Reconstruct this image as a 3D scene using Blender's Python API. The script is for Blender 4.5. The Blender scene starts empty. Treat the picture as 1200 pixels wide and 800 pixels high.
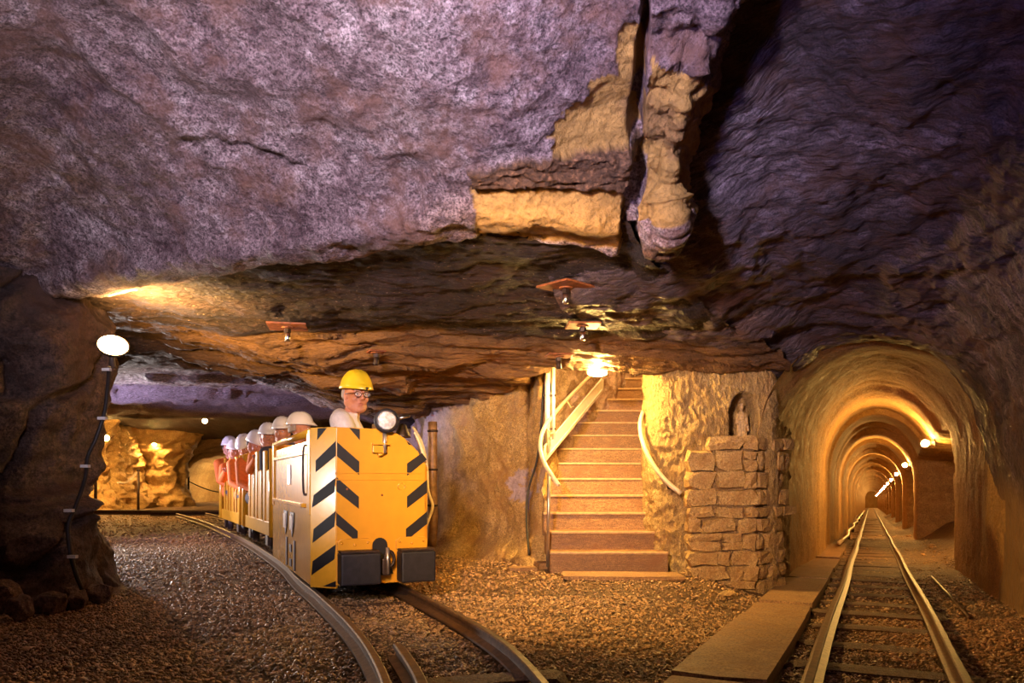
import bpy, bmesh, math, random
import numpy as np
from mathutils import Vector, Matrix, Euler

random.seed(7)
RNG = np.random.RandomState(11)
SC = bpy.context.scene
COL = SC.collection
PI = math.pi

# ------------------------------------------------------------------ camera
# a view camera held level with a rising front: the horizon lies at row 562 of 800, focal length 900 px of 1200
CAM_Z, HOR, FPX = 0.8, 562.0, 900.0
cd = bpy.data.cameras.new('camera')
cam = bpy.data.objects.new('camera', cd)
COL.objects.link(cam)
cam.location = (0, 0, CAM_Z)
cam.rotation_euler = (PI / 2, 0, 0)
cd.sensor_width = 36.0
cd.lens = 36.0 * FPX / 1200.0
cd.shift_y = (HOR - 400.0) / 1200.0
cd.clip_start, cd.clip_end = 0.05, 300
SC.camera = cam

# ------------------------------------------------------------------ world, exposure, photographer's lights, added fills
w = bpy.data.worlds.new('world')
SC.world = w
w.use_nodes = True
w.node_tree.nodes['Background'].inputs[0].default_value = (0.10, 0.08, 0.2, 1)
w.node_tree.nodes['Background'].inputs[1].default_value = 0.006
SC.view_settings.view_transform = 'Standard'
SC.view_settings.look = 'None'
SC.view_settings.gamma = 1.0
SC.view_settings.use_curve_mapping = False
SC.view_settings.exposure = 0.0
SC.cycles.use_denoising = True
SC.cycles.max_bounces = 6
SC.cycles.diffuse_bounces = 4
SC.cycles.sample_clamp_indirect = 4.0


def spot(name, loc, target, energy, color, angle, blend=0.6, radius=0.12):
    l = bpy.data.lights.new(name, 'SPOT')
    l.energy, l.color, l.spot_size, l.spot_blend, l.shadow_soft_size = energy, color, math.radians(angle), blend, radius
    o = bpy.data.objects.new(name, l)
    COL.objects.link(o)
    o.location = loc
    o.rotation_euler = (Vector(target) - Vector(loc)).to_track_quat('-Z', 'Y').to_euler()
    return o


def point(name, loc, energy, color, radius=0.06):
    l = bpy.data.lights.new(name, 'POINT')
    l.energy, l.color, l.shadow_soft_size = energy, color, radius
    o = bpy.data.objects.new(name, l)
    COL.objects.link(o)
    o.location = loc
    return o


# flash heads and lamps of the photographer in the cave, plus added fill lights
spot('flash_head_hall', (-0.95, 0.3, 1.80), (-0.6, 3.6, 2.5), 1020, (0.94, 0.79, 1.0), 84, 1.0, 0.12)
spot('blue_fill_vault', (-0.7, 1.0, 1.6), (2.2, 3.9, 2.8), 150, (0.40, 0.32, 1.0), 78, 0.95, 0.1)  # added blue fill that tints and brightens the vault
spot('blue_fill_left', (-3.0, 0.6, 1.2), (-3.7, 4.2, 2.5), 55, (0.30, 0.30, 1.0), 80, 1.0, 0.1)  # dim blue fill added for the left end of the brow
spot('flash_head_train', (-6.6, 10.4, 1.1), (-2.2, 7.4, 1.0), 820, (1.0, 0.89, 0.84), 75, 0.7, 0.25)
spot('flash_head_left', (-4.2, 2.75, 0.72), (-1.15, 5.0, 0.85), 150, (1.0, 0.93, 0.88), 17, 0.6, 0.16)
spot('flash_head_back_roof', (-6.9, 9.6, 0.8), (-3.2, 11.5, 2.2), 600, (0.70, 0.60, 1.0), 100, 0.8, 0.1)
spot('photo_lamp_front', (-0.55, -0.6, 1.55), (-0.75, 5.2, 0.7), 110, (1.0, 0.78, 0.45), 30, 0.9, 0.1)
spot('photo_lamp_stairs', (-0.45, 1.6, 1.8), (0.75, 6.9, 0.5), 980, (1.0, 0.54, 0.11), 56, 0.9, 0.1)
spot('photo_lamp_right', (-1.0, 2.4, 1.7), (3.5, 5.0, 0.5), 260, (1.0, 0.42, 0.08), 36, 1.0, 0.1)
spot('photo_lamp_floor', (1.3, -0.9, 1.7), (1.1, 5.2, 0.2), 230, (1.0, 0.42, 0.07), 70, 1.0, 0.1)
point('lamp_in_cross_cut', (-9.9, 28.6, 1.35), 170, (1.0, 0.74, 0.36), 0.1)
point('stair_shaft_fill', (1.25, 8.9, 3.0), 110, (1.0, 0.58, 0.2), 0.08)  # unseen fill added to brighten the upper steps


# ------------------------------------------------------------------ helpers


def V(u, v, y):
    """a point at depth y in metres, sighted through pixel (u, v) of the 1200 x 800 photograph"""
    return np.array([(u - 600.0) / FPX * y, y, CAM_Z + (HOR - v) / FPX * y])


def _hash(ix, iy, iz, seed):
    h = (ix.astype(np.uint32) * np.uint32(374761393) + iy.astype(np.uint32) * np.uint32(668265263)
         + iz.astype(np.uint32) * np.uint32(2246822519) + np.uint32(seed * 3266489 + 17))
    h ^= h >> np.uint32(13)
    h *= np.uint32(1274126177)
    h ^= h >> np.uint32(16)
    h *= np.uint32(2654435761)
    h ^= h >> np.uint32(15)
    return h


def perlin(P, seed=0):
    P = np.asarray(P, float)
    i = np.floor(P).astype(np.int64)
    f = P - i
    s = f * f * f * (f * (f * 6 - 15) + 10)
    out = np.zeros(P.shape[:-1])
    for dx in (0, 1):
        wx = s[..., 0] if dx else 1 - s[..., 0]
        for dy in (0, 1):
            wy = s[..., 1] if dy else 1 - s[..., 1]
            for dz in (0, 1):
                wz = s[..., 2] if dz else 1 - s[..., 2]
                h = _hash(i[..., 0] + dx, i[..., 1] + dy, i[..., 2] + dz, seed)
                gx = (h & np.uint32(1023)).astype(float) / 511.5 - 1
                gy = ((h >> np.uint32(10)) & np.uint32(1023)).astype(float) / 511.5 - 1
                gz = ((h >> np.uint32(20)) & np.uint32(1023)).astype(float) / 511.5 - 1
                out += wx * wy * wz * (gx * (f[..., 0] - dx) + gy * (f[..., 1] - dy) + gz * (f[..., 2] - dz))
    return out * 1.3


def fbm(P, freq=1.0, octv=4, gain=0.5, seed=0, stretch=(1, 1, 1)):
    P = np.asarray(P, float) * freq * np.array(stretch)
    o, a = 0, 1.0
    for k in range(octv):
        o = o + a * perlin(P * (2.03 ** k) + 7.3 * k, seed + k)
        a *= gain
    return o


def ridged(P, freq=1.0, octv=4, gain=0.5, seed=0, stretch=(1, 1, 1)):
    P = np.asarray(P, float) * freq * np.array(stretch)
    o, a = 0, 1.0
    for k in range(octv):
        o = o + a * (1 - 2 * np.abs(perlin(P * (2.07 ** k) + 3.1 * k, seed + k)))
        a *= gain
    return o


def sst(a, b, x):
    t = np.clip((np.asarray(x, float) - a) / (b - a), 0, 1)
    return t * t * (3 - 2 * t)


def raw_mesh(name, verts, faces, smooth=True):
    me = bpy.data.meshes.new(name)
    verts = np.asarray(verts, np.float32).reshape(-1, 3)
    if isinstance(faces, np.ndarray):
        n, k = faces.shape
        me.vertices.add(len(verts))
        me.vertices.foreach_set('co', verts.ravel())
        me.loops.add(n * k)
        me.loops.foreach_set('vertex_index', faces.astype(np.int32).ravel())
        me.polygons.add(n)
        me.polygons.foreach_set('loop_start', np.arange(0, n * k, k, dtype=np.int32))
        me.update(calc_edges=True)
        me.validate()
    else:
        me.from_pydata(verts.tolist(), [], faces)
        me.update()
    if smooth:
        me.polygons.foreach_set('use_smooth', np.ones(len(me.polygons), bool))
    return me


def link(name, me, mat=None, parent=None):
    o = bpy.data.objects.new(name, me)
    COL.objects.link(o)
    if mat is not None and me is not None:
        if not me.materials:
            me.materials.append(mat)
    if parent is not None:
        o.parent = parent
    return o


def tag(o, label, cat=None, group=None, kind=None):
    o['label'] = label
    if cat:
        o['category'] = cat
    if group:
        o['group'] = group
    if kind:
        o['kind'] = kind
    return o


def empty(name, loc=(0, 0, 0), rz=0.0):
    o = bpy.data.objects.new(name, None)
    COL.objects.link(o)
    o.location = loc
    o.rotation_euler = (0, 0, rz)
    o.empty_display_size = 0.1
    return o


class MB:
    """collects simple solids into one mesh"""

    def __init__(self):
        self.v, self.f = [], []

    def add(self, vs, fs):
        b = len(self.v)
        self.v += [tuple(float(c) for c in p) for p in vs]
        self.f += [tuple(b + i for i in q) for q in fs]
        return self

    def box(self, c, s, rot=None):
        c = Vector(c)
        pts = []
        for z in (-1, 1):
            for x, y in ((-1, -1), (1, -1), (1, 1), (-1, 1)):
                p = Vector((x * s[0] / 2, y * s[1] / 2, z * s[2] / 2))
                if rot is not None:
                    p = rot @ p
                pts.append(c + p)
        return self.add(pts, [(3, 2, 1, 0), (4, 5, 6, 7), (0, 1, 5, 4), (1, 2, 6, 5), (2, 3, 7, 6), (3, 0, 4, 7)])

    def prism(self, poly, axis_o, ax, ay, an, depth):
        """polygon in the plane (ax, ay) at axis_o, given thickness along an"""
        o, ax, ay, an = Vector(axis_o), Vector(ax), Vector(ay), Vector(an)
        n = len(poly)
        a = [o + ax * p[0] + ay * p[1] for p in poly]
        b = [p + an * depth for p in a]
        fs = [tuple(range(n - 1, -1, -1)), tuple(range(n, 2 * n))]
        fs += [(i, (i + 1) % n, n + (i + 1) % n, n + i) for i in range(n)]
        return self.add(a + b, fs)

    def tube(self, pts, r, n=8, cap=True):
        pts = [Vector(p) for p in pts]
        rs = r if isinstance(r, (list, tuple)) else [r] * len(pts)
        up = Vector((0, 0, 1))
        vs, fs = [], []
        t0 = (pts[1] - pts[0]).normalized()
        a = t0.orthogonal().normalized()
        for i, p in enumerate(pts):
            t = (pts[min(i + 1, len(pts) - 1)] - pts[max(i - 1, 0)]).normalized()
            a = (a - t * a.dot(t)).normalized()
            b = t.cross(a)
            for k in range(n):
                q = 2 * PI * k / n
                vs.append(p + (a * math.cos(q) + b * math.sin(q)) * rs[i])
        for i in range(len(pts) - 1):
            for k in range(n):
                k2 = (k + 1) % n
                fs.append((i * n + k, i * n + k2, (i + 1) * n + k2, (i + 1) * n + k))
        if cap:
            fs.append(tuple(range(n - 1, -1, -1)))
            m = (len(pts) - 1) * n
            fs.append(tuple(m + k for k in range(n)))
        return self.add(vs, fs)

    def lathe(self, prof, o=(0, 0, 0), ax=(0, 0, 1), n=16, close=True):
        o, ax = Vector(o), Vector(ax).normalized()
        a = ax.orthogonal().normalized()
        b = ax.cross(a)
        vs, fs = [], []
        for (r, h) in prof:
            for k in range(n):
                q = 2 * PI * k / n
                vs.append(o + ax * h + (a * math.cos(q) + b * math.sin(q)) * r)
        m = len(prof)
        for i in range(m - 1):
            for k in range(n):
                k2 = (k + 1) % n
                fs.append((i * n + k, i * n + k2, (i + 1) * n + k2, (i + 1) * n + k))
        if close:
            fs.append(tuple(range(n - 1, -1, -1)))
            fs.append(tuple((m - 1) * n + k for k in range(n)))
        return self.add(vs, fs)

    def ball(self, c, r, n=12, m=8, rot=None):
        c = Vector(c)
        rr = Vector(r if isinstance(r, (list, tuple, Vector)) else (r, r, r))
        vs, fs = [], []
        for i in range(1, m):
            th = PI * i / m
            for k in range(n):
                q = 2 * PI * k / n
                p = Vector((math.sin(th) * math.cos(q) * rr[0], math.sin(th) * math.sin(q) * rr[1], math.cos(th) * rr[2]))
                vs.append(c + (rot @ p if rot is not None else p))
        for s in (1, -1):
            p = Vector((0, 0, s * rr[2]))
            vs.append(c + (rot @ p if rot is not None else p))
        T = (m - 1) * n
        for i in range(m - 2):
            for k in range(n):
                k2 = (k + 1) % n
                fs.append((i * n + k, (i + 1) * n + k, (i + 1) * n + k2, i * n + k2))
        for k in range(n):
            k2 = (k + 1) % n
            fs.append((T, k, k2))
            fs.append((T + 1, (m - 2) * n + k2, (m - 2) * n + k))
        return self.add(vs, fs)

    def cap(self, p0, r0, p1, r1, n=14, m=5):
        """tapered capsule"""
        p0, p1 = Vector(p0), Vector(p1)
        ax = (p1 - p0)
        L = ax.length
        ax = ax.normalized() if L > 1e-6 else Vector((0, 0, 1))
        prof = []
        for i in range(m + 1):
            t = PI / 2 * i / m
            prof.append((max(r0 * math.sin(t), 1e-4), -r0 * math.cos(t)))
        for i in range(m + 1):
            t = PI / 2 * (1 - i / m)
            prof.append((max(r1 * math.sin(t), 1e-4), L + r1 * math.cos(t)))
        return self.lathe(prof, p0, ax, n)

    def mesh(self, name, smooth=False):
        return raw_mesh(name, self.v, self.f, smooth)

    def build(self, name, mat, parent=None, smooth=False, bevel=0.0):
        me = self.mesh(name, smooth)
        bm = bmesh.new()
        bm.from_mesh(me)
        bmesh.ops.recalc_face_normals(bm, faces=bm.faces)
        if bevel > 0:
            eds = [e for e in bm.edges if len(e.link_faces) == 2 and e.calc_face_angle(0) > 0.6]
            bmesh.ops.bevel(bm, geom=eds, offset=bevel, segments=2, affect='EDGES', profile=0.6)
        bm.to_mesh(me)
        bm.free()
        if smooth:
            me.polygons.foreach_set('use_smooth', np.ones(len(me.polygons), bool))
        return link(name, me, mat, parent)


def curve_pts(pts, n=8):
    """Catmull-Rom through points"""
    P = [Vector(p) for p in pts]
    P = [P[0] * 2 - P[1]] + P + [P[-1] * 2 - P[-2]]
    out = []
    for i in range(1, len(P) - 2):
        for k in range(n):
            t = k / n
            a, b, c, d = P[i - 1], P[i], P[i + 1], P[i + 2]
            out.append(0.5 * ((2 * b) + (c - a) * t + (2 * a - 5 * b + 4 * c - d) * t * t + (3 * b - a - 3 * c + d) * t ** 3))
    out.append(P[-2])
    return out


def cr_axis(A, n):
    """resample an array along axis 0 with Catmull-Rom to n samples"""
    A = np.asarray(A, float)
    m = len(A)
    t = np.linspace(0, m - 1, n)
    i = np.minimum(t.astype(int), m - 2)
    f = (t - i).reshape((-1,) + (1,) * (A.ndim - 1))
    E = np.concatenate([2 * A[:1] - A[1:2], A, 2 * A[-1:] - A[-2:-1]], 0)
    a, b, c, d = E[i], E[i + 1], E[i + 2], E[i + 3]
    return 0.5 * (2 * b + (c - a) * f + (2 * a - 5 * b + 4 * c - d) * f ** 2 + (3 * b - a - 3 * c + d) * f ** 3)


def grid_normals(P, toward):
    du = np.gradient(P, axis=0)
    dv = np.gradient(P, axis=1)
    N = np.cross(du, dv)
    N /= np.linalg.norm(N, axis=-1, keepdims=True) + 1e-9
    s = np.sign(np.sum(N * (np.asarray(toward) - P), -1).mean())
    return N * (s if s != 0 else 1)


def grid_obj(name, P, mat, attrs=None, parent=None, wrap=False):
    R, C = P.shape[:2]
    idx = np.arange(R * C).reshape(R, C)
    if wrap:
        idx = np.concatenate([idx, idx[:, :1]], 1)
    q = np.stack([idx[:-1, :-1], idx[:-1, 1:], idx[1:, 1:], idx[1:, :-1]], -1).reshape(-1, 4)
    me = raw_mesh(name, P.reshape(-1, 3), q)
    for k, a in (attrs or {}).items():
        at = me.attributes.new(k, 'FLOAT', 'POINT')
        at.data.foreach_set('value', np.asarray(a, np.float32).ravel())
    return link(name, me, mat, parent)


def rock_disp(P, big=0.09, mid=0.05, fine=0.012, seed=0, strata=0.0):
    d = big * fbm(P, 0.9, 3, 0.5, seed)
    d = d + mid * (ridged(P, 2.3, 4, 0.5, seed + 20) - 0.6)
    d = d + fine * fbm(P, 14.0, 3, 0.6, seed + 40)
    if strata:
        zz = P[..., 2] + 0.05 * fbm(P, 1.5, 2, 0.5, seed + 60)
        d = d + strata * ridged(np.stack([P[..., 0] * 0.6, P[..., 1] * 0.6, zz * 7], -1), 1.0, 3, 0.5, seed + 61)
    return d


# ------------------------------------------------------------------ materials
class NT:
    def __init__(self, name):
        self.m = bpy.data.materials.new(name)
        self.m.use_nodes = True
        self.t = self.m.node_tree
        self.n = self.t.nodes
        self.p = self.n['Principled BSDF']

    def new(self, kind, **kw):
        nd = self.n.new(kind)
        for k, v in kw.items():
            setattr(nd, k, v)
        return nd

    def lk(self, a, b):
        self.t.links.new(a, b)

    def noise(self, vec, scale, detail=6, rough=0.6):
        nd = self.new('ShaderNodeTexNoise')
        nd.inputs['Scale'].default_value = scale
        nd.inputs['Detail'].default_value = detail
        nd.inputs['Roughness'].default_value = rough
        self.lk(vec, nd.inputs['Vector'])
        return nd.outputs['Fac']

    def mapping(self, vec, scale=(1, 1, 1), rot=(0, 0, 0)):
        nd = self.new('ShaderNodeMapping')
        nd.inputs['Scale'].default_value = scale
        nd.inputs['Rotation'].default_value = rot
        self.lk(vec, nd.inputs['Vector'])
        return nd.outputs['Vector']

    def ramp(self, fac, stops):
        nd = self.new('ShaderNodeValToRGB')
        e = nd.color_ramp.elements
        while len(e) < len(stops):
            e.new(0.5)
        for k, (p, c) in enumerate(stops):
            e[k].position = p
            e[k].color = (c[0], c[1], c[2], 1) if not isinstance(c, float) else (c, c, c, 1)
        self.lk(fac, nd.inputs['Fac'])
        return nd.outputs['Color']

    def mix(self, fac, a, b):
        nd = self.new('ShaderNodeMix', data_type='RGBA')
        for sock, val in ((nd.inputs[0], fac), (nd.inputs[6], a), (nd.inputs[7], b)):
            if isinstance(val, (int, float)):
                sock.default_value = val
            elif isinstance(val, tuple):
                sock.default_value = (val[0], val[1], val[2], 1)
            else:
                self.lk(val, sock)
        return nd.outputs[2]

    def math(self, op, a, b=None, clamp=False):
        nd = self.new('ShaderNodeMath', operation=op, use_clamp=clamp)
        for i, val in enumerate((a, b)):
            if val is None:
                continue
            if isinstance(val, (int, float)):
                nd.inputs[i].default_value = val
            else:
                self.lk(val, nd.inputs[i])
        return nd.outputs[0]

    def bump(self, h, strength, dist, normal=None):
        nd = self.new('ShaderNodeBump')
        nd.inputs['Strength'].default_value = strength
        nd.inputs['Distance'].default_value = dist
        self.lk(h, nd.inputs['Height'])
        if normal is not None:
            self.lk(normal, nd.inputs['Normal'])
        return nd.outputs['Normal']

    def coords(self):
        return self.new('ShaderNodeTexCoord').outputs['Object']

    def attr(self, name):
        nd = self.new('ShaderNodeAttribute', attribute_name=name)
        return nd.outputs['Fac']


def rock_mat(name, dark, mid, light, rust=None, ochre=None, streak=(1, 1, 1), rot=(0, 0, 0), rough=(0.45, 0.8), bump=0.7, fleck=None, sc=1.0, brown=None, flow=False, grain=0.5):
    t = NT(name)
    co = t.coords()
    if flow:        # streaks that run along the cross-section of the vault
        cx = t.new('ShaderNodeCombineXYZ')
        t.lk(t.attr('flow_a'), cx.inputs[0])
        t.lk(t.attr('flow_b'), cx.inputs[1])
        st = t.mapping(cx.outputs[0], streak, rot)
    else:
        st = t.mapping(co, streak, rot)
    n1 = t.noise(co, 1.1 * sc, 8, 0.62)
    n2 = t.noise(st, 9.0 * sc, 8, 0.68)
    n3 = t.noise(st, 38.0 * sc, 6, 0.7)
    f = t.math('ADD', t.math('MULTIPLY', n1, 0.45), t.math('MULTIPLY', n2, 0.55))
    c = t.ramp(f, [(0.36, dark), (0.50, mid), (0.62, light)])
    c = t.mix(t.ramp(n3, [(0.38, 0.85), (0.54, 0.0)]), c, dark)
    n4 = t.noise(co, 95.0 * sc, 3, 0.6)
    g_ = t.ramp(n4, [(0.34, 1.0 - grain), (0.5, 1.0), (0.66, 1.0 + grain * 0.6)])
    mul = t.new('ShaderNodeMix', data_type='RGBA', blend_type='MULTIPLY')
    mul.inputs[0].default_value = 1.0
    t.lk(c, mul.inputs[6])
    t.lk(g_, mul.inputs[7])
    c = mul.outputs[2]
    if rust is not None:
        r = t.ramp(t.noise(co, 2.7 * sc, 7, 0.7), [(0.50, 0.0), (0.66, 0.85)])
        c = t.mix(r, c, rust)
    if fleck is not None:
        r = t.ramp(t.noise(st, 55 * sc, 3, 0.5), [(0.66, 0.0), (0.72, 1.0)])
        c = t.mix(r, c, fleck)
    if ochre is not None:
        oc = t.ramp(n2, [(0.3, tuple(x * 0.62 for x in ochre)), (0.6, ochre)])
        oc = t.mix(t.ramp(n3, [(0.36, 0.5), (0.52, 0.0)]), oc, tuple(x * 0.35 for x in ochre))
        c = t.mix(t.attr('ochre'), c, oc)
    if brown is not None:
        c = t.mix(t.attr('brown'), c, t.ramp(n3, [(0.35, tuple(x * 0.3 for x in brown)), (0.55, brown), (0.68, tuple(min(1, x * 2.6) for x in brown))]))
    t.lk(c, t.p.inputs['Base Color'])
    t.lk(t.ramp(n2, [(0.35, float(rough[0])), (0.65, float(rough[1]))]), t.p.inputs['Roughness'])
    t.p.inputs['Specular IOR Level'].default_value = 0.5
    b = t.bump(n2, bump, 0.05)
    b = t.bump(n3, bump * 0.9, 0.018, b)
    vor = t.new('ShaderNodeTexVoronoi')
    vor.inputs['Scale'].default_value = 26 * sc
    t.lk(st, vor.inputs['Vector'])
    b = t.bump(vor.outputs['Distance'], bump * 0.55, 0.014, b)
    t.lk(b, t.p.inputs['Normal'])
    return t.m


def plain(name, col, rough=0.5, metal=0.0, var=0.12, scale=20, bump=0.0, dirt=None, coat=0.0, emit=None, dirt_lo=0.55, dirt_hi=0.72):
    t = NT(name)
    co = t.coords()
    n = t.noise(co, scale, 5, 0.6)
    a = tuple(max(0, c * (1 - var)) for c in col)
    b = tuple(min(1, c * (1 + var)) for c in col)
    c = t.ramp(n, [(0.35, a), (0.65, b)])
    if dirt is not None:
        c = t.mix(t.ramp(t.noise(co, scale * 0.35, 8, 0.7), [(dirt_lo, 0.0), (dirt_hi, 0.9)]), c, dirt)
    t.lk(c, t.p.inputs['Base Color'])
    t.p.inputs['Roughness'].default_value = rough
    t.p.inputs['Metallic'].default_value = metal
    if coat:
        t.p.inputs['Coat Weight'].default_value = coat
        t.p.inputs['Coat Roughness'].default_value = 0.15
    if bump:
        t.lk(t.bump(n, bump, 0.01), t.p.inputs['Normal'])
    if emit:
        t.p.inputs['Emission Color'].default_value = (*emit[0], 1)
        t.p.inputs['Emission Strength'].default_value = emit[1]
    return t.m


M = {}
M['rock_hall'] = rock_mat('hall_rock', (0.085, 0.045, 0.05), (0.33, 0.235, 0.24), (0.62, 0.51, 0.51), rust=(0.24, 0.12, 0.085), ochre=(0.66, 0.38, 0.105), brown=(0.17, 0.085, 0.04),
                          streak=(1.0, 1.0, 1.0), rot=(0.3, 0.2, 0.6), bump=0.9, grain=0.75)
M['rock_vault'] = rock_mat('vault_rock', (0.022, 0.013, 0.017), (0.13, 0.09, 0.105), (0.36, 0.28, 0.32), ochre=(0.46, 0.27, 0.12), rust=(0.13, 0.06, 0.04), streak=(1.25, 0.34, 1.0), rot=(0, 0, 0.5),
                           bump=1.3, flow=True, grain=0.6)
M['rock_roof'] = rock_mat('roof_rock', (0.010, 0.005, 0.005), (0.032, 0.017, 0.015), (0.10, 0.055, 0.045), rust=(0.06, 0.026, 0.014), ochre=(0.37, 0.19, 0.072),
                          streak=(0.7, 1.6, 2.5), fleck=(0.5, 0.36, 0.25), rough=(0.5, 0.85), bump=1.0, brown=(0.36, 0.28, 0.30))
M['rock_pillar'] = rock_mat('pillar_rock', (0.03, 0.017, 0.014), (0.10, 0.06, 0.045), (0.19, 0.12, 0.09), rust=(0.08, 0.036, 0.022), sc=0.8)
M['plaster'] = rock_mat('shotcrete_wall', (0.36, 0.21, 0.07), (0.56, 0.36, 0.13), (0.70, 0.49, 0.21), rust=(0.42, 0.22, 0.07), streak=(1, 1, 1), rough=(0.6, 0.9), bump=0.85,
                        ochre=(0.54, 0.43, 0.50))
M['plaster_chiselled'] = rock_mat('chiselled_wall', (0.36, 0.22, 0.08), (0.56, 0.38, 0.16), (0.68, 0.48, 0.22), rust=(0.42, 0.24, 0.09), streak=(1.8, 1.0, 0.7), rot=(0, 0.6, 0),
                                  rough=(0.6, 0.9), bump=1.0, sc=1.5)
M['tunnel'] = rock_mat('tunnel_lining', (0.30, 0.16, 0.05), (0.48, 0.275, 0.09), (0.58, 0.36, 0.14), rust=(0.32, 0.15, 0.04), streak=(1, 1, 1), rough=(0.6, 0.9), bump=0.5, sc=0.9)
M['floor'] = rock_mat('gravel_bed', (0.15, 0.08, 0.036), (0.30, 0.17, 0.078), (0.44, 0.27, 0.13), rust=(0.27, 0.135, 0.055), rough=(0.5, 0.9), bump=1.0, sc=4.0)
M['stone'] = rock_mat('pier_stone', (0.36, 0.21, 0.08), (0.58, 0.38, 0.15), (0.70, 0.49, 0.22), rust=(0.38, 0.19, 0.06), rough=(0.6, 0.9), bump=0.6, sc=1.6)
M['mortar'] = rock_mat('pier_mortar', (0.24, 0.14, 0.06), (0.36, 0.22, 0.10), (0.46, 0.30, 0.15), rough=(0.7, 0.95), bump=0.8, sc=2)
M['boulder'] = rock_mat('boulder_rock', (0.07, 0.035, 0.022), (0.18, 0.10, 0.06), (0.30, 0.19, 0.11), rough=(0.5, 0.85), bump=0.7)
M['step'] = rock_mat('stair_concrete', (0.18, 0.085, 0.035), (0.31, 0.165, 0.07), (0.42, 0.24, 0.11), rust=(0.25, 0.11, 0.04), streak=(0.6, 1, 2.5), rough=(0.4, 0.75), bump=0.18, sc=1.3)
M['nosing'] = plain('step_nosing', (0.50, 0.32, 0.16), 0.4, 0, 0.2, 30)
M['slab'] = rock_mat('walkway_slab', (0.24, 0.125, 0.05), (0.35, 0.195, 0.085), (0.43, 0.26, 0.12), rust=(0.25, 0.12, 0.045), rough=(0.55, 0.85), bump=0.15, sc=1.0)
M['sleeper'] = rock_mat('sleeper_wood', (0.09, 0.045, 0.022), (0.18, 0.095, 0.048), (0.26, 0.15, 0.08), streak=(3, 3, 3), rough=(0.6, 0.9), bump=0.5)
M['gravel'] = plain('gravel_stone', (0.40, 0.23, 0.10), 0.42, 0, 0.65, 24)
M['rail'] = plain('rail_steel', (0.13, 0.07, 0.035), 0.5, 0.35, 0.35, 30, 0.2, dirt=(0.16, 0.075, 0.035))
M['yellow'] = plain('yellow_paint', (0.70, 0.31, 0.016), 0.36, 0, 0.05, 9, 0.03, dirt=(0.42, 0.19, 0.04), coat=0.25, dirt_lo=0.66, dirt_hi=0.8)
M['yellow_side'] = plain('yellow_gloss_paint', (0.74, 0.36, 0.025), 0.24, 0, 0.06, 14, 0.06, dirt=(0.45, 0.22, 0.06), coat=0.5, dirt_lo=0.63, dirt_hi=0.75)
M['yellow_car'] = plain('yellow_wagon_paint', (0.78, 0.39, 0.02), 0.32, 0, 0.06, 14, 0.05, dirt=(0.5, 0.25, 0.06), coat=0.4, dirt_lo=0.64, dirt_hi=0.76)
M['black'] = plain('black_paint', (0.006, 0.004, 0.005), 0.55, 0, 0.2)
M['rubber'] = plain('black_rubber', (0.011, 0.008, 0.012), 0.6, 0, 0.4, 30, 0.2)
M['iron'] = plain('dark_iron', (0.05, 0.03, 0.022), 0.5, 0.6, 0.4, 25, 0.2)
M['rust'] = plain('rusty_plate', (0.30, 0.095, 0.03), 0.6, 0.2, 0.4, 22, 0.3, dirt=(0.12, 0.04, 0.02))
M['chrome'] = plain('bright_steel', (0.75, 0.72, 0.7), 0.25, 1.0, 0.05)
M['steel'] = plain('grey_steel', (0.55, 0.48, 0.42), 0.35, 0.8, 0.1)
M['white_pipe'] = plain('white_painted_metal', (0.80, 0.74, 0.62), 0.4, 0, 0.06, 15)
M['cream_rail'] = plain('cream_handrail', (0.74, 0.60, 0.38), 0.35, 0, 0.08, 15, dirt=(0.5, 0.3, 0.12), dirt_lo=0.66, dirt_hi=0.8)
M['cable'] = plain('black_cable', (0.02, 0.016, 0.014), 0.5)
M['clip'] = plain('white_clip', (0.8, 0.78, 0.72), 0.4)
M['pipe_brown'] = plain('brown_pipe', (0.20, 0.105, 0.05), 0.45, 0.2, 0.3)
M['skin'] = plain('skin', (0.56, 0.23, 0.125), 0.5, 0, 0.08, 30)
M['lip'] = plain('lip', (0.48, 0.17, 0.11), 0.5)
M['hair'] = plain('dark_hair', (0.06, 0.035, 0.025), 0.6)
M['greyhair'] = plain('grey_hair', (0.35, 0.29, 0.25), 0.6)
M['eye'] = plain('eye_white', (0.75, 0.70, 0.66), 0.3)
M['iris'] = plain('iris', (0.03, 0.02, 0.02), 0.2)
M['jacket'] = plain('pale_jacket', (0.80, 0.70, 0.60), 0.85, 0, 0.06, 60, 0.15)
M['orange'] = plain('orange_jacket', (0.90, 0.21, 0.025), 0.75, 0, 0.1, 40, 0.1)
M['dark_cloth'] = plain('dark_cloth', (0.06, 0.05, 0.07), 0.85, 0, 0.2, 50)
M['hat_yellow'] = plain('yellow_helmet', (0.90, 0.62, 0.02), 0.35, 0, 0.03, 10, coat=0.3)
M['hat_white'] = plain('white_helmet', (0.80, 0.76, 0.74), 0.35, 0, 0.03, 10, coat=0.3)
M['glass_frame'] = plain('spectacle_frame', (0.08, 0.04, 0.03), 0.35, 0.5)
M['statue'] = plain('statue_wood', (0.55, 0.38, 0.19), 0.5, 0, 0.3, 40, 0.2)
M['lamp_house'] = plain('lamp_housing', (0.10, 0.07, 0.05), 0.5, 0.3)
M['bulb'] = plain('bulb_glow', (1, 0.8, 0.5), 0.3, emit=((1.0, 0.54, 0.15), 2600))
M['bulb_small'] = plain('bulb_glow_tunnel', (1, 0.8, 0.5), 0.3, emit=((1.0, 0.54, 0.13), 1700))
M['flood'] = plain('flood_glow', (1, 0.9, 0.7), 0.3, emit=((1.0, 0.66, 0.28), 60))
M['stair_glow'] = plain('stair_lamp_glow', (1, 0.9, 0.7), 0.3, emit=((1.0, 0.60, 0.16), 2000))
t = NT('headlamp_glass')
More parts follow.
